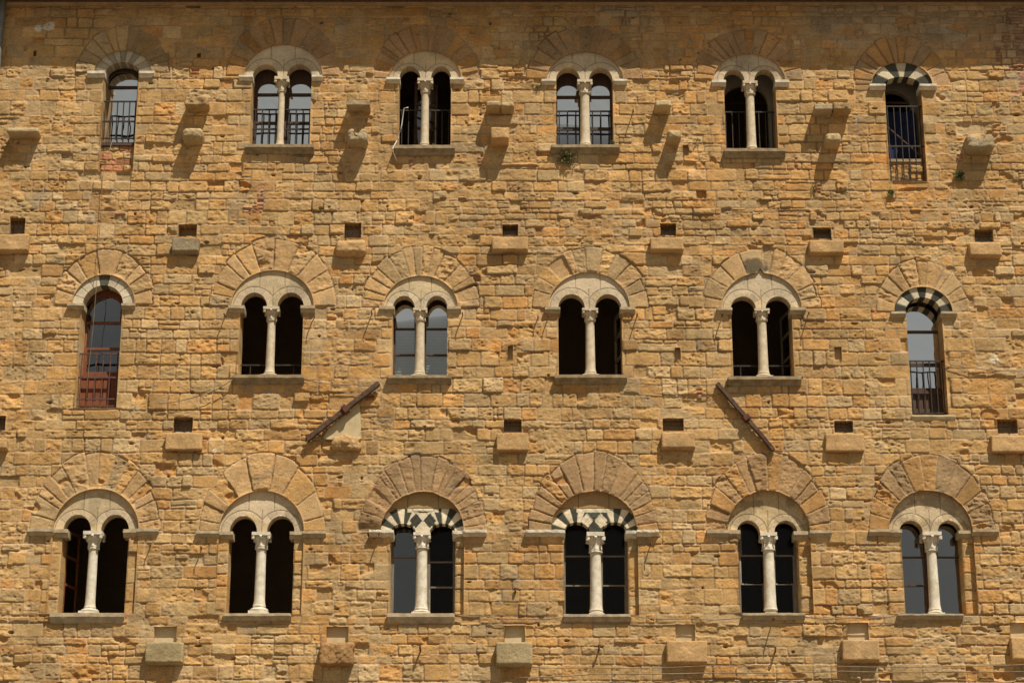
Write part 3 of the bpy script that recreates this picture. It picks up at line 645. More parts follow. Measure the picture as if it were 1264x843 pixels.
FR = {'dark': DARKWOOD, 'red': REDWOOD, 'greyw': GREYWOOD, 'darker': DARKWOOD}
FD = .44
for n, w in enumerate(W):
    zs, zb = w['zs'], w['zb']; rec = w['rec']
    # the window part: its inner stone arch (tympanum)
    if w['kind'] == 'two':
        def sdf_t(x, z, w=w):
            up = sd_arc(x, z, w['cx'], w['zs'], w['R'] + .05, w['H'] + .05)
            if w.get('ogee'): up = np.minimum(up, np.maximum(np.abs(x - w['cx']) * 1.35 + (z - (w['zs'] + w['H'] + .16)), -(z - w['zs'] - .3)) * .7)
            for a, b, hh in w['L']:
                up = np.maximum(up, -sd_arc(x, z, (a + b) / 2, w['zs'] - .001, (b - a) / 2, hh))
            return up
    else:
        def sdf_t(x, z, w=w):
            a, b, hh = w['L'][0]
            return np.maximum(sd_arc(x, z, w['cx'], w['zs'], w['R'] + .05, w['H'] + .05), -sd_arc(x, z, (a + b) / 2, w['zs'] - .001, (b - a) / 2, hh))
    win_o = plate('window', w['cx'] - w['R'] - .06, w['cx'] + w['R'] + .06, zs - .012, zs + w['H'] + .22, .011, sdf_t, rec, .26 if w['kind'] == 'two' else .30, tymp_col(w, n), CARVED, palazzo)
    win_o['label'] = w['label']
    rings[n].parent = win_o
    # jamb strips inside the niche
    if w['row'] == 3:
        def jcol(x, z, w=w, n=n):
            wx = x + .006 * fbm(x, z, .2, 2, 3); wz = z + .006 * fbm(x, z, .2, 2, 4)
            dx, dz, ids = masonry(wx, wz, 40 + n, ZBOT - .3, zs + .6, w['ox0'] - 1, w['ox1'] + 1, .2, .36, .8, 0)
            H, face, pit = relief_from(np.full(x.shape, 1.0), dz, ids, x, z, rough=.5)
            C = mottled(stone_colour(ids) * .98, x, z, 9)
            return C * (.75 + .25 * face)[..., None], H + .02
        for (a, b) in ((w['ox0'], w['x0']), (w['x1'], w['ox1'])):
            if b - a < .03: continue
            plate('jamb', a - (.04 if a == w['ox0'] else 0), b + (.04 if b == w['ox1'] else 0), zb - .05, zs - .01, .015, lambda x, z, a=a, b=b: sd_rect(x, z, a - .2 if a == w['ox0'] else a, b + .2 if b == w['ox1'] else b, zb - 1, zs + 1), rec, .42, jcol, STONE, win_o)
    # imposts
    i = w['imp']; zt, zl = Z(632, i[0], -.07) , Z(632, i[1], -.02)
    im = WHITEM if (w['row'] == 1 or w.get('white')) else IMPM
    for side, (a, b) in enumerate((i[2], i[3])):
        mb = MB(); xa, xb = X(a, i[0], -.05), X(b, i[0], -.05)
        pj = .085 if not w.get('white') else .12
        if w['row'] < 3:
            impost_prism(mb, xa, xb, zt, zl, 0, .30, pj)
        else:
            if side == 0:
                k = w['cx'] - w['R']; impost_prism(mb, xa, k + .02, zt, zl, 0, .12, pj); impost_prism(mb, k + .021, xb + .02, zt + .003, zl - .02, rec if w.get('nicheL', True) else .02, .34, pj)
            else:
                k = w['cx'] + w['R']; impost_prism(mb, k - .02, xb, zt, zl, 0, .12, pj); impost_prism(mb, xa - .03, k - .021, zt + .003, zl - .02, rec, .34, pj)
        o = mb.build('impost', im, win_o, bevel=.008); rough_up(o, .006 if not w.get('white') else .014, .1, n)
    # sill
    if 'sill' in w:
        a, b, v0, v1 = w['sill']; pj = .13 if w['row'] < 3 else .09
        if w.get('flush'): pj = .04
        zt, zl = Z(632, v0, -.0), Z(632, v1, -pj * .3); hh = zt - zl
        mb = MB(); prof = [(-pj, zt), (.5, zt), (.5, zl), (-pj * .25, zl), (-pj * .45, zl + hh * .35), (-pj, zl + hh * .55)]
        mb.prism_x(prof[::-1], X(a, v0, -pj), X(b, v0, -pj))
        o = mb.build('sill', {3: IMPM}.get(w['row'], SILLM) if not w.get('flush') else PLASTER, win_o, bevel=.012); rough_up(o, .006, .15, n + 40)
    # column
    if w['kind'] == 'two':
        yc = rec + .13
        c0, c1, cv0, cv1 = w['cap']; xc = X((c0 + c1) / 2, cv0, yc)
        zt = Z(632, cv0, yc - .1); zt = zs + .005; zc = Z(632, cv1, yc - .1)
        s0, s1 = w['shaft']; rsh = (X(s1, 430, yc) - X(s0, 430, yc)) / 2 * .96
        rcap = (X(c1, cv0, yc) - X(c0, cv0, yc)) / 2
        zb0 = zb + .003; bv0 = w['base'][2]; zb1 = Z(632, bv0, yc - .1); rb = (X(w['base'][1], 430, yc) - X(w['base'][0], 430, yc)) / 2
        white = MARBLE if w['row'] < 3 else WHITEM
        mb = MB(); m = 12
        mb.lathe([(rsh * (1.05 - .13 * (k / m)) * (1.10 if k in (0, m) else 1), zb1 - .01 + (zc - zb1 + .02) * k / m) for k in range(m + 1)], xc, yc, 28)
        mb.build('column_shaft', white, win_o, smooth=True)
        mb = MB(); H = zt - zc; ab = H * .2
        def capr(r, z, a, zc=zc, H=H, n=n, rcap=rcap, rsh=rsh):
            t = (z - zc) / H
            sq = 1 / max(abs(math.cos(a)), abs(math.sin(a)))
            corner = (sq - 1) / .414
            leaf = .10 * math.cos(8 * a) * math.sin(min(t * 1.35, 1) * math.pi) * (1 if t < .75 else 0)
            return r * (1 + leaf * .9 + .22 * corner * max(0, t - .45) * 1.8)
        prof = [(rsh * 1.02, zc - .012), (rsh * 1.22, zc), (rsh * 1.22, zc + H * .05), (rsh * .98, zc + H * .08)]
        for k in range(9):
            t = .08 + .72 * k / 8; bulge = .10 * math.sin(t * 12.5)
            prof.append(((rsh * .98) * (1 - t) + rcap * .84 * t + rcap * bulge * .6, zc + H * t))
        prof.append((rcap * .5, zt - ab + .002))
        mb.lathe(prof, xc, yc, 48, capr)
        for (sx, sy) in ((1,1),(1,-1),(-1,1),(-1,-1)):   # corner volutes
            p = Vector((xc + sx * rcap * .78, yc + sy * rcap * .78, zt - ab - H * .12)); rr = H * .12
            mb.tube([p + Vector((-sx * .3 * rr, -sy * .3 * rr, -rr)), p + Vector((.25 * sx * rr, .25 * sy * rr, -rr * .4)), p + Vector((.3 * sx * rr, .3 * sy * rr, rr * .4)), p + Vector((-sx * .2 * rr, -sy * .2 * rr, rr))], [rr * .4, rr * .95, rr * .9, rr * .4], 8)
        mb.box(xc - rcap * .97, xc + rcap * .97, yc - rcap * .97, yc + rcap * .97, zt - ab, zt)
        mb.tube([(xc, yc - rcap * .86, zt - ab * 1.7), (xc, yc - rcap * 1.04, zt - ab * 1.2)], [H * .09, H * .07], 8)
        o = mb.build('capital', white, win_o, smooth=False); rough_up(o, .004, .05, n)
        mb = MB(); hb = zb1 - zb0
        mb.box(xc - rb * .96, xc + rb * .96, yc - rb * .96, yc + rb * .96, zb0, zb0 + hb * .34)
        mb.lathe([(rb * .9, zb0 + hb * .34)] + [(rb * .78 + rb * .14 * math.sin(k / 6 * math.pi), zb0 + hb * (.34 + .28 * k / 6)) for k in range(7)] + [(rsh * 1.15, zb0 + hb * .7), (rsh * 1.25, zb0 + hb * .8), (rsh * 1.22, zb0 + hb * .92), (rsh * 1.0, zb0 + hb * 1.08)], xc, yc, 28)
        o = mb.build('column_base', white, win_o, bevel=0); rough_up(o, .003, .06, n)
    # frame and panes
    if 'panes' in w:
        P = []
        for (a, b, v0, v1) in w['panes']:
            vm = v1 if v0 < 380 and False else (v0 + v1) / 2
            e = .010 if w['row'] == 3 else 0
            P.append((X(a, vm, FD), X(b, vm, FD), Z(632, v1, FD) - e, Z(632, v0, FD) + e))
        arched = (w['row'] == 1) or w['kind'] == 'one'
        def pane_sdf(x, z, k, P=P, arched=arched, w=w):
            x0, x1, z0, z1 = P[k]
            if arched and (w['row'] == 1 or k == 0):
                r = (x1 - x0) / 2; rv = r * .72 if w['row'] > 1 else r * .8
                return np.where(z > z1 - rv, sd_arc(x, z, (x0 + x1) / 2, z1 - rv, r, rv), sd_rect(x, z, x0, x1, z0, z1 + 1))
            return sd_rect(x, z, x0, x1, z0, z1)
        cut = lambda x, z: np.minimum.reduce([pane_sdf(x, z, k) for k in range(len(P))])
        fm = FR[w['mats']]
        x0, x1 = w['x0'] - .08, w['x1'] + .08; z0 = zb - .02 if not w.get('infill') else Z(632, w['infill'], FD); z1 = zs + w['H'] + .15
        fr = plate('frame', x0, x1, z0, z1, .014, lambda x, z: np.maximum(sd_rect(x, z, x0 - 1, x1 + 1, z0 - 1, z1 + 1), -cut(x, z)), FD, .05, lambda x, z: (np.ones(x.shape + (3,)) * .1, x * 0), fm, win_o)
        # muntins and boards are carved on the frame mesh as a separate sub-part
        mb = MB()
        for v in w['muntins']:
            for p in P: mb = MB(); mb.box(p[0] - .02, p[1] + .02, FD - .012, FD + .03, Z(632, v + 1.2, FD), Z(632, v - 1.2, FD)); mb.build('muntin', fm, win_o)
        if w['kind'] == 'one' and len(P) > 1:
            pass
        if 'door' in w:
            a, b, v0, v1 = w['door']; mb = MB(); xa, xb = X(a, 470, FD - .03), X(b, 470, FD - .03); za, zc2 = Z(632, v1, FD - .03), Z(632, v0, FD - .03)
            nb = 5
            for k in range(nb): mb.box(xa + (xb - xa) * k / nb + .006, xa + (xb - xa) * (k + 1) / nb - .006, FD - .035, FD - .012, za + .02, zc2)
            mb.box(xa, xb, FD - .055, FD - .037, zc2 - .09, zc2 - .03); mb.box(xa, xb, FD - .055, FD - .037, za + .04, za + .12)
            mb.build('door_panel', REDWOOD if w['mats'] == 'red' else DARKWOOD, win_o, bevel=.003)
        mb = MB()
        for k, p in enumerate(P):
            nxs, nzs = 6, 8
            vs_ = [(p[0] - .02 + (p[1] - p[0] + .04) * a / nxs, FD + .03, p[2] - .02 + (p[3] - p[2] + .04) * b / nzs) for b in range(nzs + 1) for a in range(nxs + 1)]
            mb.add(vs_, [(b * (nxs + 1) + a, b * (nxs + 1) + a + 1, (b + 1) * (nxs + 1) + a + 1, (b + 1) * (nxs + 1) + a) for b in range(nzs) for a in range(nxs)])
        gm = CLEAR if w.get('clear') else PALEGLASS if (w['col'] == 6 and w['row'] > 1) or w.get('blind') else GLASS
        if (w['row'], w['col']) == (3, 3):
            h2 = MB(); h2.v = mb.v[126:]; h2.f = [tuple(i - 126 for i in f) for f in mb.f if min(f) >= 126]; h2.build('pane', CLEAR, win_o)
            mb.v = mb.v[:126]; mb.f = [f for f in mb.f if max(f) < 126]
        mb.build('pane', gm, win_o)
        if w.get('blind'):
            mb = MB()
            for p in (P[0], P[3]):
                zt = p[3]; zl = P[2][2]; k = 0
                while zt > zl:
                    mb.add([(p[0] - .02, FD + .10, zt), (p[1] + .02, FD + .10, zt), (p[1] + .02, FD + .075, zt - .066), (p[0] - .02, FD + .075, zt - .066)], [(0, 1, 2, 3)]); zt -= .062
            mb.build('blind', BLIND, win_o)
    # casement leaves swung inwards
    if 'leaf' in w:
        def leaf(xh, ang, sgn, mat, wd=.62):
            mb = MB(); z0 = zb + .03; z1 = zs + .15
            c, s = math.cos(ang), math.sin(ang)
            def q(t, off=0): return (xh + sgn * t * c + off * s, .50 + t * s - sgn * off * c * 0)
            def bar(t0, t1, za, zc_):
                a = q(t0); b = q(t1); nrm = Vector((-(b[1] - a[1]), b[0] - a[0], 0)).normalized() * .02
                vs_ = []
                for zz in (za, zc_):
                    for p_ in (a, b): vs_ += [(p_[0] + nrm.x, p_[1] + nrm.y, zz), (p_[0] - nrm.x, p_[1] - nrm.y, zz)]
                mb.add(vs_, [(0, 1, 3, 2), (4, 6, 7, 5), (0, 2, 6, 4), (1, 5, 7, 3), (0, 4, 5, 1), (2, 3, 7, 6)])
            bar(0, .055, z0, z1); bar(wd - .055, wd, z0, z1)
            for zz in (z0, z0 + (z1 - z0) * .36, z0 + (z1 - z0) * .68, z1 - .06): bar(.055, wd - .055, zz, zz + .05)
            o = mb.build('casement', mat, win_o)
            a = q(.05); b = q(wd - .05)
            g = MB(); g.add([(a[0], a[1], z0), (b[0], b[1], z0), (b[0], b[1], z1), (a[0], a[1], z1)], [(0, 1, 2, 3)]); g.build('pane', GLASS, win_o)
        lm = REDWOOD if w['row'] == 3 else GREYWOOD
        if (w['row'], w['col']) == (1, 3): leaf(w['x0'] + .30, math.radians(20), 1, DARKWOOD, .5)
        else:
            if w['leaf'] in ('left', 'both'): leaf(w['x0'] - .02, math.radians(78), 1, lm)
            if w['leaf'] in ('right', 'both'): leaf(w['x1'] + .03, math.radians(80), -1, lm)
    # inner reveal of the room wall
    if 'inner' in w:
        a, b, vt = w['inner']; yi = .75
        xa, xb, zt = X(a, 130, yi), X(b, 130, yi), Z(632, vt, yi); r = (xb - xa) / 2
        ins = lambda x, z: np.where(z > zt - r, sd_arc(x, z, (xa + xb) / 2, zt - r, r, r), sd_rect(x, z, xa, xb, zb - 2, zt + 1))
        plate('inner_reveal', w['x0'] - .4, w['x1'] + .5, zb - .3, zs + w['H'] + .5, .03, lambda x, z: -ins(x, z), yi, .15, lambda x, z: (np.ones(x.shape + (3,)) * .2, x * 0), GREYPL, win_o)
    if w.get('infill'):
        def icol(x, z):
            dx, dz, ids = masonry(x + .01 * fbm(x, z, .1, 2, 4), z, 61 + n, zb - .5, zb + 1.5, x.min() - 1, x.max() + 1, .11, .16, .24, 0)
            H, face, pit = relief_from(dx, dz, ids, x, z)
            C = stone_colour(ids)
            if w['col'] == 1: C = np.where((rnd(ids, 2) < .5)[..., None], np.array((.42, .19, .09)) * (.8 + .4 * rnd(ids, 3))[..., None], C)
            return mottled(C, x, z) * (.7 + .3 * face)[..., None], H
        yi = .13; zt = Z(632, w['infill'] + 2, yi)
        plate('infill', w['x0'] - .03, w['x1'] + .03, zb - .04, zt, .012, lambda x, z: sd_rect(x, z, w['x0'] - 1, w['x1'] + 1, zb - 1, zt + 1), yi, .3, icol, STONE, win_o)
        mb = MB(); mb.box(w['x0'] + .005, w['x1'] - .005, yi - .03, .5, zt, zt + .075); mb.build('threshold', DARKWOOD if w['col'] == 1 else SILLM, win_o, bevel=.01)
    # railing
    if 'rail' in w:
        a, b, v0, v1, nb, mid = w['rail']; yr = .10 if w['kind'] == 'one' else .36
        xa, xb = w['x0'] - .02, w['x1'] + .02; zt = Z(632, v0, yr); zl = max(Z(632, v1, yr), zb + .012) if not (w['row'], w['col']) == (1, 6) else zb + .01
        if w.get('infill') and w['col'] == 1: zl = Z(632, v1, yr)
        mb = MB(); mb.box(xa, xb, yr - .014, yr + .014, zt - .028, zt)
        if v1 - v0 > 20: mb.box(xa, xb, yr - .012, yr + .012, zl + .02, zl + .045)
        if mid: zm = zl + (zt - zl) * (.47 if mid == 1 else .55); mb.box(xa, xb, yr - .013, yr + .013, zm - .016, zm + .016)
        if mid == 2: mb.box(xa, xb, yr - .013, yr + .013, zl + .16, zl + .19)
        for k in range(nb):
            xx = xa + (xb - xa) * (k + .5) / nb
            mb.tube([(xx, yr, zl), (xx, yr, zt - .01)], .0125, 6)
        mb.build('railing', PAINTED if (w['row'], w['col']) in ((2, 1),) else IRON, win_o)

# ------------------------------------------------------------------ putlog holes, pockets
for k, (u0, u1, v0, v1, g) in enumerate(HOLES):
    vm = (v0 + v1) / 2; dd = .34 if u1 - u0 > 10 else .14
    x0, x1, z0, z1 = X(u0, vm), X(u1, vm), Z(632, v1), Z(632, v0)
    mb = MB(); mb.box(x0 - .03, x1 + .03, dd - .01, dd + .04, z0 - .03, z1 + .03)
    o = mb.build('putlog_hole', INSIDE if dd > .2 else PLASTER, palazzo)
    if g:
        mb = MB(); nb = 4
        for i in range(nb): xx = x0 + (x1 - x0) * (i + .5) / nb; mb.box(xx - .0035, xx + .0035, .055, .065, z0, z1)
        for i in range(3): zz = z0 + (z1 - z0) * (i + .5) / 3; mb.box(x0, x1, .066, .074, zz - .005, zz + .005)
        mb.build('grate', IRON, o)
for (u0, u1, v0, v1) in POCKETS:
    vm = (v0 + v1) / 2; x0, x1, z0, z1 = X(u0, vm), X(u1, vm), Z(632, v1 + 3), Z(632, v0)
    mb = MB(); mb.box(x0 - .03, x1 + .03, .085, .16, z0 - .03, z1 + .03); o = mb.build('plaster_infill', PLASTER, palazzo); rough_up(o, .004, .2)

# ------------------------------------------------------------------ corbels
def corbel(u0, u1, v0, v1, style, seed):
    p = {'flush': .11, 'flat': .30, 'greyblock': .17, 'spongy': .20, 'broken': .10, 'grey': .16, 'round': .17, 'block': .15}.get(style, .30)
    if v0 < 200: p = .36 if style != 'log' else .30
    vm = (v0 + v1) / 2
    x0, x1 = X(u0, vm, -p), X(u1, vm, -p); z1 = Z(632, v0, -p); z0 = Z(632, v1, -p * .25)
    y0, y1 = -p, .12
    cx, cy, cz = (x0 + x1) / 2, (y0 + y1) / 2, (z0 + z1) / 2; hx, hy, hz = (x1 - x0) / 2, (y1 - y0) / 2, (z1 - z0) / 2
    st = .016
    V = []; F = []; C = []; n0 = 0
    from_axes = [((1,0,0),(0,0,1),(0,-1,0)), ((-1,0,0),(0,0,1),(0,1,0)), ((0,1,0),(0,0,1),(1,0,0)), ((0,-1,0),(0,0,1),(-1,0,0)), ((1,0,0),(0,1,0),(0,0,1)), ((-1,0,0),(0,1,0),(0,0,-1))]
    hv = np.array([hx, hy, hz])
    for (ua, va, na) in from_axes:
        ua, va, na = map(np.array, (ua, va, na))
        lu = (np.abs(ua) * hv).sum(); lv = (np.abs(va) * hv).sum(); nu = max(4, int(2 * lu / st)); nv = max(4, int(2 * lv / st))
        a, b = np.meshgrid(np.linspace(-lu, lu, nu + 1), np.linspace(-lv, lv, nv + 1))
        P = a[..., None] * ua + b[..., None] * va + (na * hv)
        V.append(P.reshape(-1, 3)); i = np.arange(P.shape[0] * P.shape[1]).reshape(P.shape[:2]) + n0
        F.append(np.stack([i[:-1, :-1], i[:-1, 1:], i[1:, 1:], i[1:, :-1]], -1).reshape(-1, 4)); n0 += P.shape[0] * P.shape[1]
    P = np.concatenate(V); F = np.concatenate(F)
    r = {'round': .75, 'notch': .6, 'log': .8, 'rough': .5, 'spongy': .4, 'broken': .6}.get(style, .22) * min(hx, hz, hy)
    inner = np.clip(P, -(hv - r), hv - r); dl = P - inner; L = np.maximum(np.linalg.norm(dl, axis=1, keepdims=True), 1e-9)
    P = inner + dl / L * np.minimum(L, r)
    # underside cut back towards the wall
    t = np.clip((-P[:, 1]) / hy, 0, 1); lowm = P[:, 2] < 0
    if style in ('block', 'grey', 'greyblock', 'log', 'flat', 'round'): P[:, 2] = np.where(lowm, P[:, 2] * (1 - .20 * t ** 2), P[:, 2])
    A = {'spongy': .030, 'rough': .03, 'broken': .045, 'round': .018, 'notch': .02}.get(style, .009)
    q = P + seed * 3.3
    N = P / np.maximum(np.linalg.norm(P, axis=1, keepdims=True), 1e-6)
    nn = fbm(q[:, 0] + q[:, 1] * .7, q[:, 2] + q[:, 1] * .6, .16, 4, 300 + seed, .62)
    nf = fbm(q[:, 0] - q[:, 1], q[:, 2] + q[:, 1], .045, 2, 320 + seed)
    P = P + N * (A * 1.6 * nn + .006 * nf)[:, None]
    if style == 'notch':
        d = np.hypot(P[:, 0] / (hx * .35), (P[:, 2] - hz) / (hz * .7)); P[:, 2] -= np.where(P[:, 2] > 0, (1 - sst(d, .6, 1.1)) * hz * .8, 0)
    base = {'grey': (.26, .215, .15), 'greyblock': (.35, .285, .17), 'spongy': (.34, .20, .09), 'rough': (.36, .25, .13), 'notch': (.36, .29, .19), 'log': (.40, .31, .19), 'flat': (.38, .31, .21)}.get(style, (.47, .31, .155))
    if v0 < 200 and style == 'round': base = (.41, .32, .19)
    Cc = mottled(np.array(base) * np.array([1.0, .95, .87]) * np.ones((len(P), 1)), q[:, 0] + q[:, 1], q[:, 2] + q[:, 1] * .5, seed)
    P = P + np.array([cx, cy, cz])
    return mesh_np('corbel', P, F, Cc, STONE, palazzo)
for k, c in enumerate(CORBELS): corbel(*c, k)
# small stubs hanging under the upper left corbels
for (u, v, w_, h_) in ((233, 133, .10, .10), (249, 133, .12, .10), (240, 150, .12, .30)):
    pass

# triangular plaster patch under the leaning beam
vm = 520
def patch(pts, name='plaster_infill'):
    mb = MB(); n = len(pts); V = [(X(u, v), -.028, Z(u, v)) for u, v in pts]; V += [(x, .03, z) for x, _, z in V]
    mb.add(V, [tuple(range(n)), tuple(range(n, 2 * n))[::-1]] + [(i, (i + 1) % n, n + (i + 1) % n, n + i) for i in range(n)])
    o = mb.build(name, PLASTER, palazzo); rough_up(o, .012, .15, 5); return o
patch([(399, 541), (405, 530), (444, 497), (445, 513), (446, 542), (410, 543)])

# ------------------------------------------------------------------ eave, cornice, roof, rest of the building
ZE = Z(632, 76) + 2.2 * .60
mb = MB()
mb.box(-XH - .3, XH + .3, -.60, .4, ZE, ZE + .05)
for i in range(63): x = -XH + .2 * 2 * i * .98; mb.box(x, x + .12, -.56, .3, ZE - .0 + .052, ZE + .16)
mb.box(-XH - .3, XH + .3, -.64, -.60, ZE, ZE + .20)
mb.build('eave', OLDWOOD, palazzo)
mb = MB(); zc = Z(632, 8)
mb.prism_x([(-.10, ZE - .002), (.3, ZE - .002), (.3, zc), (-.045, zc), (-.06, zc + .05), (-.095, zc + .06)][::-1], -XH, XH)
o = mb.build('cornice', noise_mat('cornice_stone', (.28, .19, .11), (.4, .28, .16), 6, .9, .4), palazzo)
mb = MB(); mb.prism_x([(-.75, ZE + .2), (6.5, ZE + 2.6), (13.75, ZE + .2), (13.75, ZE + .32), (6.5, ZE + 2.75), (-.75, ZE + .32)][::-1], -XH - .4, XH + .4); mb.build('roof', TILE, palazzo)
# lower storey, flanks and back
def low_wall():
    h = .05; nx = int(2 * XH / h) + 1; nz = int((ZBOT) / h) + 1
    GX, GZ = np.meshgrid(np.linspace(-XH, XH, nx), np.linspace(-.1, ZBOT, nz))
    dx, dz, ids = masonry(GX, GZ, 23, -.5, ZBOT + 1, -XH - .1, XH + .1)
    H, face, pit = relief_from(dx, dz, ids, GX, GZ, jw=.02)
    C = mottled(stone_colour(ids), GX, GZ) * (.8 + .2 * face)[..., None]
    v = np.zeros((nz - 1, nx - 1), bool)
    grid_object('lower_wall', GX, GZ, -H, C, ~v, v, v * 0.0, STONE, palazzo)
low_wall()
FL = noise_mat('side_wall_stone', (.36, .26, .14), (.5, .36, .19), 3, .9, .5)
mb = MB()
mb.box(-XH - .02, -XH + .4, .02, 13, 0, ZE + .2); mb.box(XH - .4, XH + .02, .02, 13, 0, ZE + .2); mb.box(-XH, XH, 12.6, 13.1, 0, ZE + .2)
mb.build('side_wall', FL, palazzo)
# rooms behind the windows
mb = MB()
mb.box(-XH + .3, XH - .3, 5.0, 5.1, .1, ZE); 
for v in (240, 530, 843): zf = Z(632, v); mb.box(-XH + .3, XH - .3, .36, 5.0, zf - .15, zf + .15)
mb.box(-XH + .3, XH - .3, .36, 5.0, ZE + .05, ZE + .15)
for u in (235, 430, 622, 828, 1045): mb.box(X(u, 430) - .1, X(u, 430) + .1, .55, 5.0, ZBOT, ZE + .1)
mb.build('room_interior', INSIDE, palazzo)
# downpipe at the left corner
xp = X(1.5, 30, -.12)
mb = MB(); mb.tube([(xp, -.12, ZE), (xp, -.12, 10), (xp, -.12, .05)], .062, 12)
for zz in (ZE - .5, ZE - 2.6, ZE - 5.0, ZE - 7.5, ZE - 10): mb.tube([(xp, -.12, zz), (xp, -.12, zz + .05)], .072, 12); mb.box(xp - .015, xp + .015, -.12, .02, zz + .01, zz + .035)
mb.build('downpipe', PIPE, palazzo, smooth=False)

# iron hooks and pegs driven into the wall  (u, v at wall, projection, drop, material)
HOOKS = [(278,391,.20,0),(388,391,.22,0),(459,388,.24,0),(571,390,.23,0),(677,391,.18,0),(786,391,.20,0),(891,391,.22,0),(997,390,.24,0),
         (186,674,.16,0),(249,677,.18,0),(468,661,.22,0),(519,803,.18,1),(739,803,.14,1),(954,765,.26,0),(956,806,.16,1),(781,140,.22,0),(636,732,.06,1),(803,672,.18,0),(664,392,.12,0)]
for (u, v, p, up) in HOOKS:
    x, z = at(u, v); mb = MB()
    pts = [(x, .06, z), (x, -p * .85, z + .01)] + ([(x, -p, z + .03), (x, -p, z + .10)] if up else [(x, -p, z - .01), (x + .01, -p - .01, z - .07)])
    mb.tube(pts, .012 if not up else .018, 6); mb.build('iron_hook', RUST, palazzo)

# ------------------------------------------------------------------ loose things on the front
def beam(u0, v0, u1, v1, th, yo, name, label, mat, bv):
    x0, z0 = at(u0, v0, yo); x1, z1 = at(u1, v1, yo); c = Vector(((x0 + x1) / 2, yo, (z0 + z1) / 2)); L = math.hypot(x1 - x0, z1 - z0)
    root = empty(name, (x1 if z1 < z0 else x0, yo, min(z0, z1))); tag(root, label, 'beam', 'leaning beams on the wall')
    a = math.atan2(z1 - z0, x1 - x0); ex = Vector((math.cos(a), 0, math.sin(a))); ez = Vector((-math.sin(a), 0, math.cos(a)))
    def b3(t0, t1, y0, y1, s0, s1):
        vs = [c + ex * t + ez * s + Vector((0, y, 0)) for s in (s0, s1) for (t, y) in ((t0, y0), (t1, y0), (t1, y1), (t0, y1))]
        return vs, [(3,2,1,0),(4,5,6,7),(0,1,5,4),(1,2,6,5),(2,3,7,6),(3,0,4,7)]
    mb = MB(); mb.add(*b3(-L / 2, L / 2, -.05, .05, -th / 2, th / 2)); o = mb.build('timber', mat, None, bevel=.012); rough_up(o, .012, .3, 3); relocate(o, root)
    mb = MB(); t = bv * L - L / 2; mb.add(*b3(t - .05, t + .05, -.085, .10, -th * .75, th * .75)); mb.add(*b3(t - .03, t + .03, -.02, .18, -th * .4, th * .1)); o = mb.build('iron_strap', RUST, None, bevel=.006); relocate(o, root)
    return root
beam(378.5, 543, 468, 472.5, .105, -.11, 'timber_beam', 'dark timber beam rising to the right across the pale plaster patch', OLDWOOD, .53)
beam(885, 473, 955, 556, .085, -.07, 'timber_beam', 'dark rusty beam falling to the right below the mossy sill', OLDWOOD, .52)

def thing_tube(name, label, cat, pts, r, mat, group=None):
    mb = MB(); mb.tube(pts, r, 5); o = mb.build(name, mat, None, smooth=True)
    return tag(o, label, cat, group or {'cable': 'cables strung along the wall', 'cord': 'white cords hanging from windows'}[cat])
def sag(pts, y, s=0, n=8):
    out = []
    for (a, b) in zip(pts[:-1], pts[1:]):
        for i in range(n):
            t = i / n; u = a[0] + (b[0] - a[0]) * t; v = a[1] + (b[1] - a[1]) * t + s * 4 * t * (1 - t)
            x, z = at(u, v, y); out.append((x, y, z))
    x, z = at(*pts[-1], y); out.append((x, y, z)); return out
thing_tube('cable', 'thin dusty cable looping between the sill of the second window and the timber beam', 'cable', sag([(372, 466), (440, 474), (470, 470)], -.10, 4), .010, CABLE)
thing_tube('cable', 'thin drooping cable on the wall left of the black open window, middle row', 'cable', sag([(196, 498), (250, 487), (288, 468)], -.10, 2), .010, CABLE)
thing_tube('cable', 'long thin cable running level from the open window sill to the falling beam', 'cable', sag([(774, 472), (830, 474), (885, 474)], -.10, 1), .010, CABLE)
thing_tube('cable', 'short slack cable on the wall right of the sky-reflecting door window', 'cable', sag([(1168, 448), (1205, 455), (1264, 458), (1320, 452)], -.05, 1), .009, CABLE)
thing_tube('cable', 'dusty cable at sill height between the zigzag and the geometric banded windows', 'cable', sag([(561, 758), (600, 760), (650, 763), (696, 761)], -.06, 2), .010, CABLE)
thing_tube('cable', 'dusty cable at sill height right of the geometric banded window', 'cable', sag([(780, 760), (850, 763), (915, 762)], -.06, 2), .010, CABLE)
thing_tube('cable', 'dusty cable at sill height ending at the lower right window', 'cable', sag([(994, 761), (1050, 762), (1110, 759)], -.06, 2), .010, CABLE)
thing_tube('cable', 'long pale cable along the bottom of the wall under the lowest corbels', 'cable', sag([(655, 823), (760, 824), (880, 821), (1040, 822), (1170, 822), (1300, 818)], -.20, 1), .008, CABLE)
thing_tube('cable', 'brown cable just under the long pale one along the foot of the picture', 'cable', sag([(640, 836), (740, 831), (880, 830), (1040, 828), (1170, 829), (1300, 827)], -.07, 1), .010, CABLE)
thing_tube('cable', 'dusty cable between the two lower left window sills', 'cable', sag([(-20, 757), (62, 757)], -.06, 1) , .009, CABLE)
x, z = at(138, 172, .05)
thing_tube('cord', 'white cord hanging from the rail of the top left window to the red door window', 'cord',
           [(X(139, 172, .08), .08, Z(139, 172, .08)), (X(134, 190, .04), .04, Z(134, 190, .04))] + sag([(127, 216), (122, 300), (119.5, 338), (119, 352)], -.07) + [(X(115, 400, .0), .02, Z(115, 400, 0)), (X(108, 470, .06), .06, Z(108, 470, .06)), (X(106, 500, .05), .05, Z(106, 500, .05))], .006, CABLE)
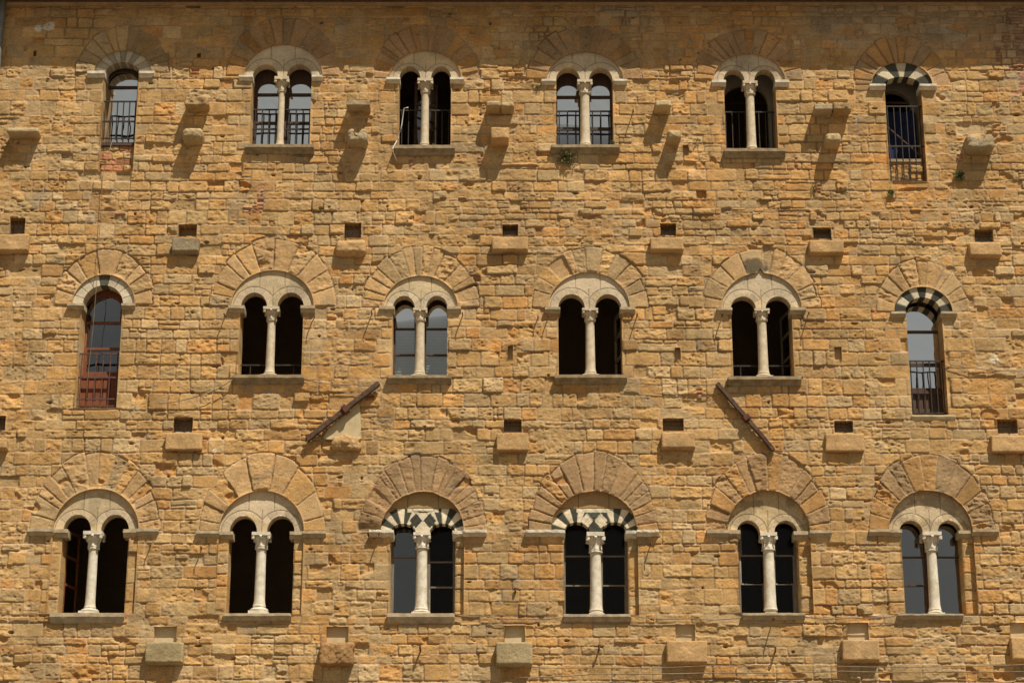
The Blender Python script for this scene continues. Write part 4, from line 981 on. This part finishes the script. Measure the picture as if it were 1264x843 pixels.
thing_tube('cord', 'white cord looped over the sill of the open top row window', 'cord',
           [(X(504, 133, .28), .28, Z(504, 133, .28)), (X(499, 134, .28), .28, Z(499, 134, .28)), (X(496, 155, .22), .22, Z(496, 155, .22)), (X(491, 172, .05), .05, Z(491, 172, .05)), (X(485, 183, -.17), -.17, Z(485, 183, -.17)), (X(486, 190, -.16), -.16, Z(486, 190, -.16)), (X(490, 199, -.08), -.08, Z(490, 199, -.08))], .010, CORD)
mb = MB(); a = (X(1093, 155, .2), .2, Z(1093, 155, .2)); b = (X(1138, 194, .3), .3, Z(1138, 194, .3)); mb.tube([a, b], .016, 8)
tag(mb.build('pole', PAINTED), 'thin red-brown pole leaning across the bars of the striped top right window', 'pole')
# dark blue cloth behind that railing
V = []; F = []; nx, nz = 24, 10
xa, xb, z0, z1 = X(1092, 170, .62), X(1132, 170, .62), Z(632, 200, .62), Z(632, 138, .62)
for j in range(nz + 1):
    for i in range(nx + 1):
        V.append((xa + (xb - xa) * i / nx, .62 + .03 * math.sin(i * 1.4) * (1 - .3 * j / nz), z0 + (z1 - z0) * j / nz + .02 * math.sin(i * .7)))
for j in range(nz):
    for i in range(nx): F.append((j * (nx + 1) + i, j * (nx + 1) + i + 1, (j + 1) * (nx + 1) + i + 1, (j + 1) * (nx + 1) + i))
mb = MB(); mb.add(V, F); tag(mb.build('hanging_cloth', CLOTHB, None, smooth=True), 'dark blue cloth hanging behind the bars of the striped top right window', 'cloth')

# plants rooted in the wall
def plant(u, v, r, label, mat, n, seed, hang=.3):
    n = int(n * 1.1)
    rs = random.Random(seed); x, z = at(u, v, -.08); mb = MB()
    for i in range(n):
        a = rs.uniform(0, 2 * math.pi); L = r * rs.uniform(.3, 1.0)
        d = Vector((math.cos(a), -abs(rs.gauss(.4, .3)), math.sin(a) * .9 - hang)).normalized()
        base = Vector((x + rs.gauss(0, r * .15), -.02, z + rs.gauss(0, r * .15)))
        tip = base + d * L; tip.y = min(tip.y, -.03)
        mb.tube([base, base.lerp(tip, .5) + Vector((0, 0, .02)), tip], .0025, 3)
        for k in range(5):
            p = base.lerp(tip, rs.uniform(.35, 1.0)); s = r * rs.uniform(.08, .16)
            q = Vector((rs.gauss(0, 1), rs.gauss(0, 1), rs.gauss(0, 1))).normalized(); w_ = q.cross(Vector((rs.gauss(0, 1), rs.gauss(0, 1), rs.gauss(0, 1)))).normalized()
            mb.add([p, p + q * s + w_ * s * .45, p + q * s * 2, p + q * s - w_ * s * .45], [(0, 1, 2, 3)])
    tag(mb.build('wall_plant', mat), label, 'plant', 'plants rooted in the wall')
plant(699, 193, .22, 'dry yellow-green tuft growing under the sill of the top row glazed window', DRY, 60, 1)
plant(664, 106, .10, 'small dark weed beside the left impost of the top row window with the dry tuft', LEAF, 16, 2, 0)
plant(757, 176, .09, 'little tuft of grass at the right end of the top row sill', LEAF, 16, 3, -.6)
plant(1185, 216, .15, 'bushy green plant under the knobbly top right corbel', LEAF, 44, 4)
plant(1101, 237, .13, 'low green plant directly below the striped top right window', LEAF, 34, 5, .1)
plant(1007, 229, .14, 'sparse faded weed on the wall below the three right-hand corbels', DRY, 18, 6, .2)
plant(1170, 275, .09, 'tiny green sprig above the right-hand putlog holes', LEAF, 14, 7)
plant(902, 469, .12, 'green moss and weed at the left end of the sill above the falling beam', LEAF, 40, 8, .2)
plant(862, 172, .10, 'faint weed growing beside the small hole right of the rounded corbel', DRY, 12, 9, .2)
plant(536, 178, .07, 'wisp of dry grass beside the column base of the open top row window', DRY, 10, 10, -.7)

# ------------------------------------------------------------------ the square
mb = MB(); mb.add([(-400, -400, 0), (400, -400, 0), (400, 400, 0), (-400, 400, 0)], [(0, 1, 2, 3)])
tag(mb.build('ground', PAVE), kind='structure')
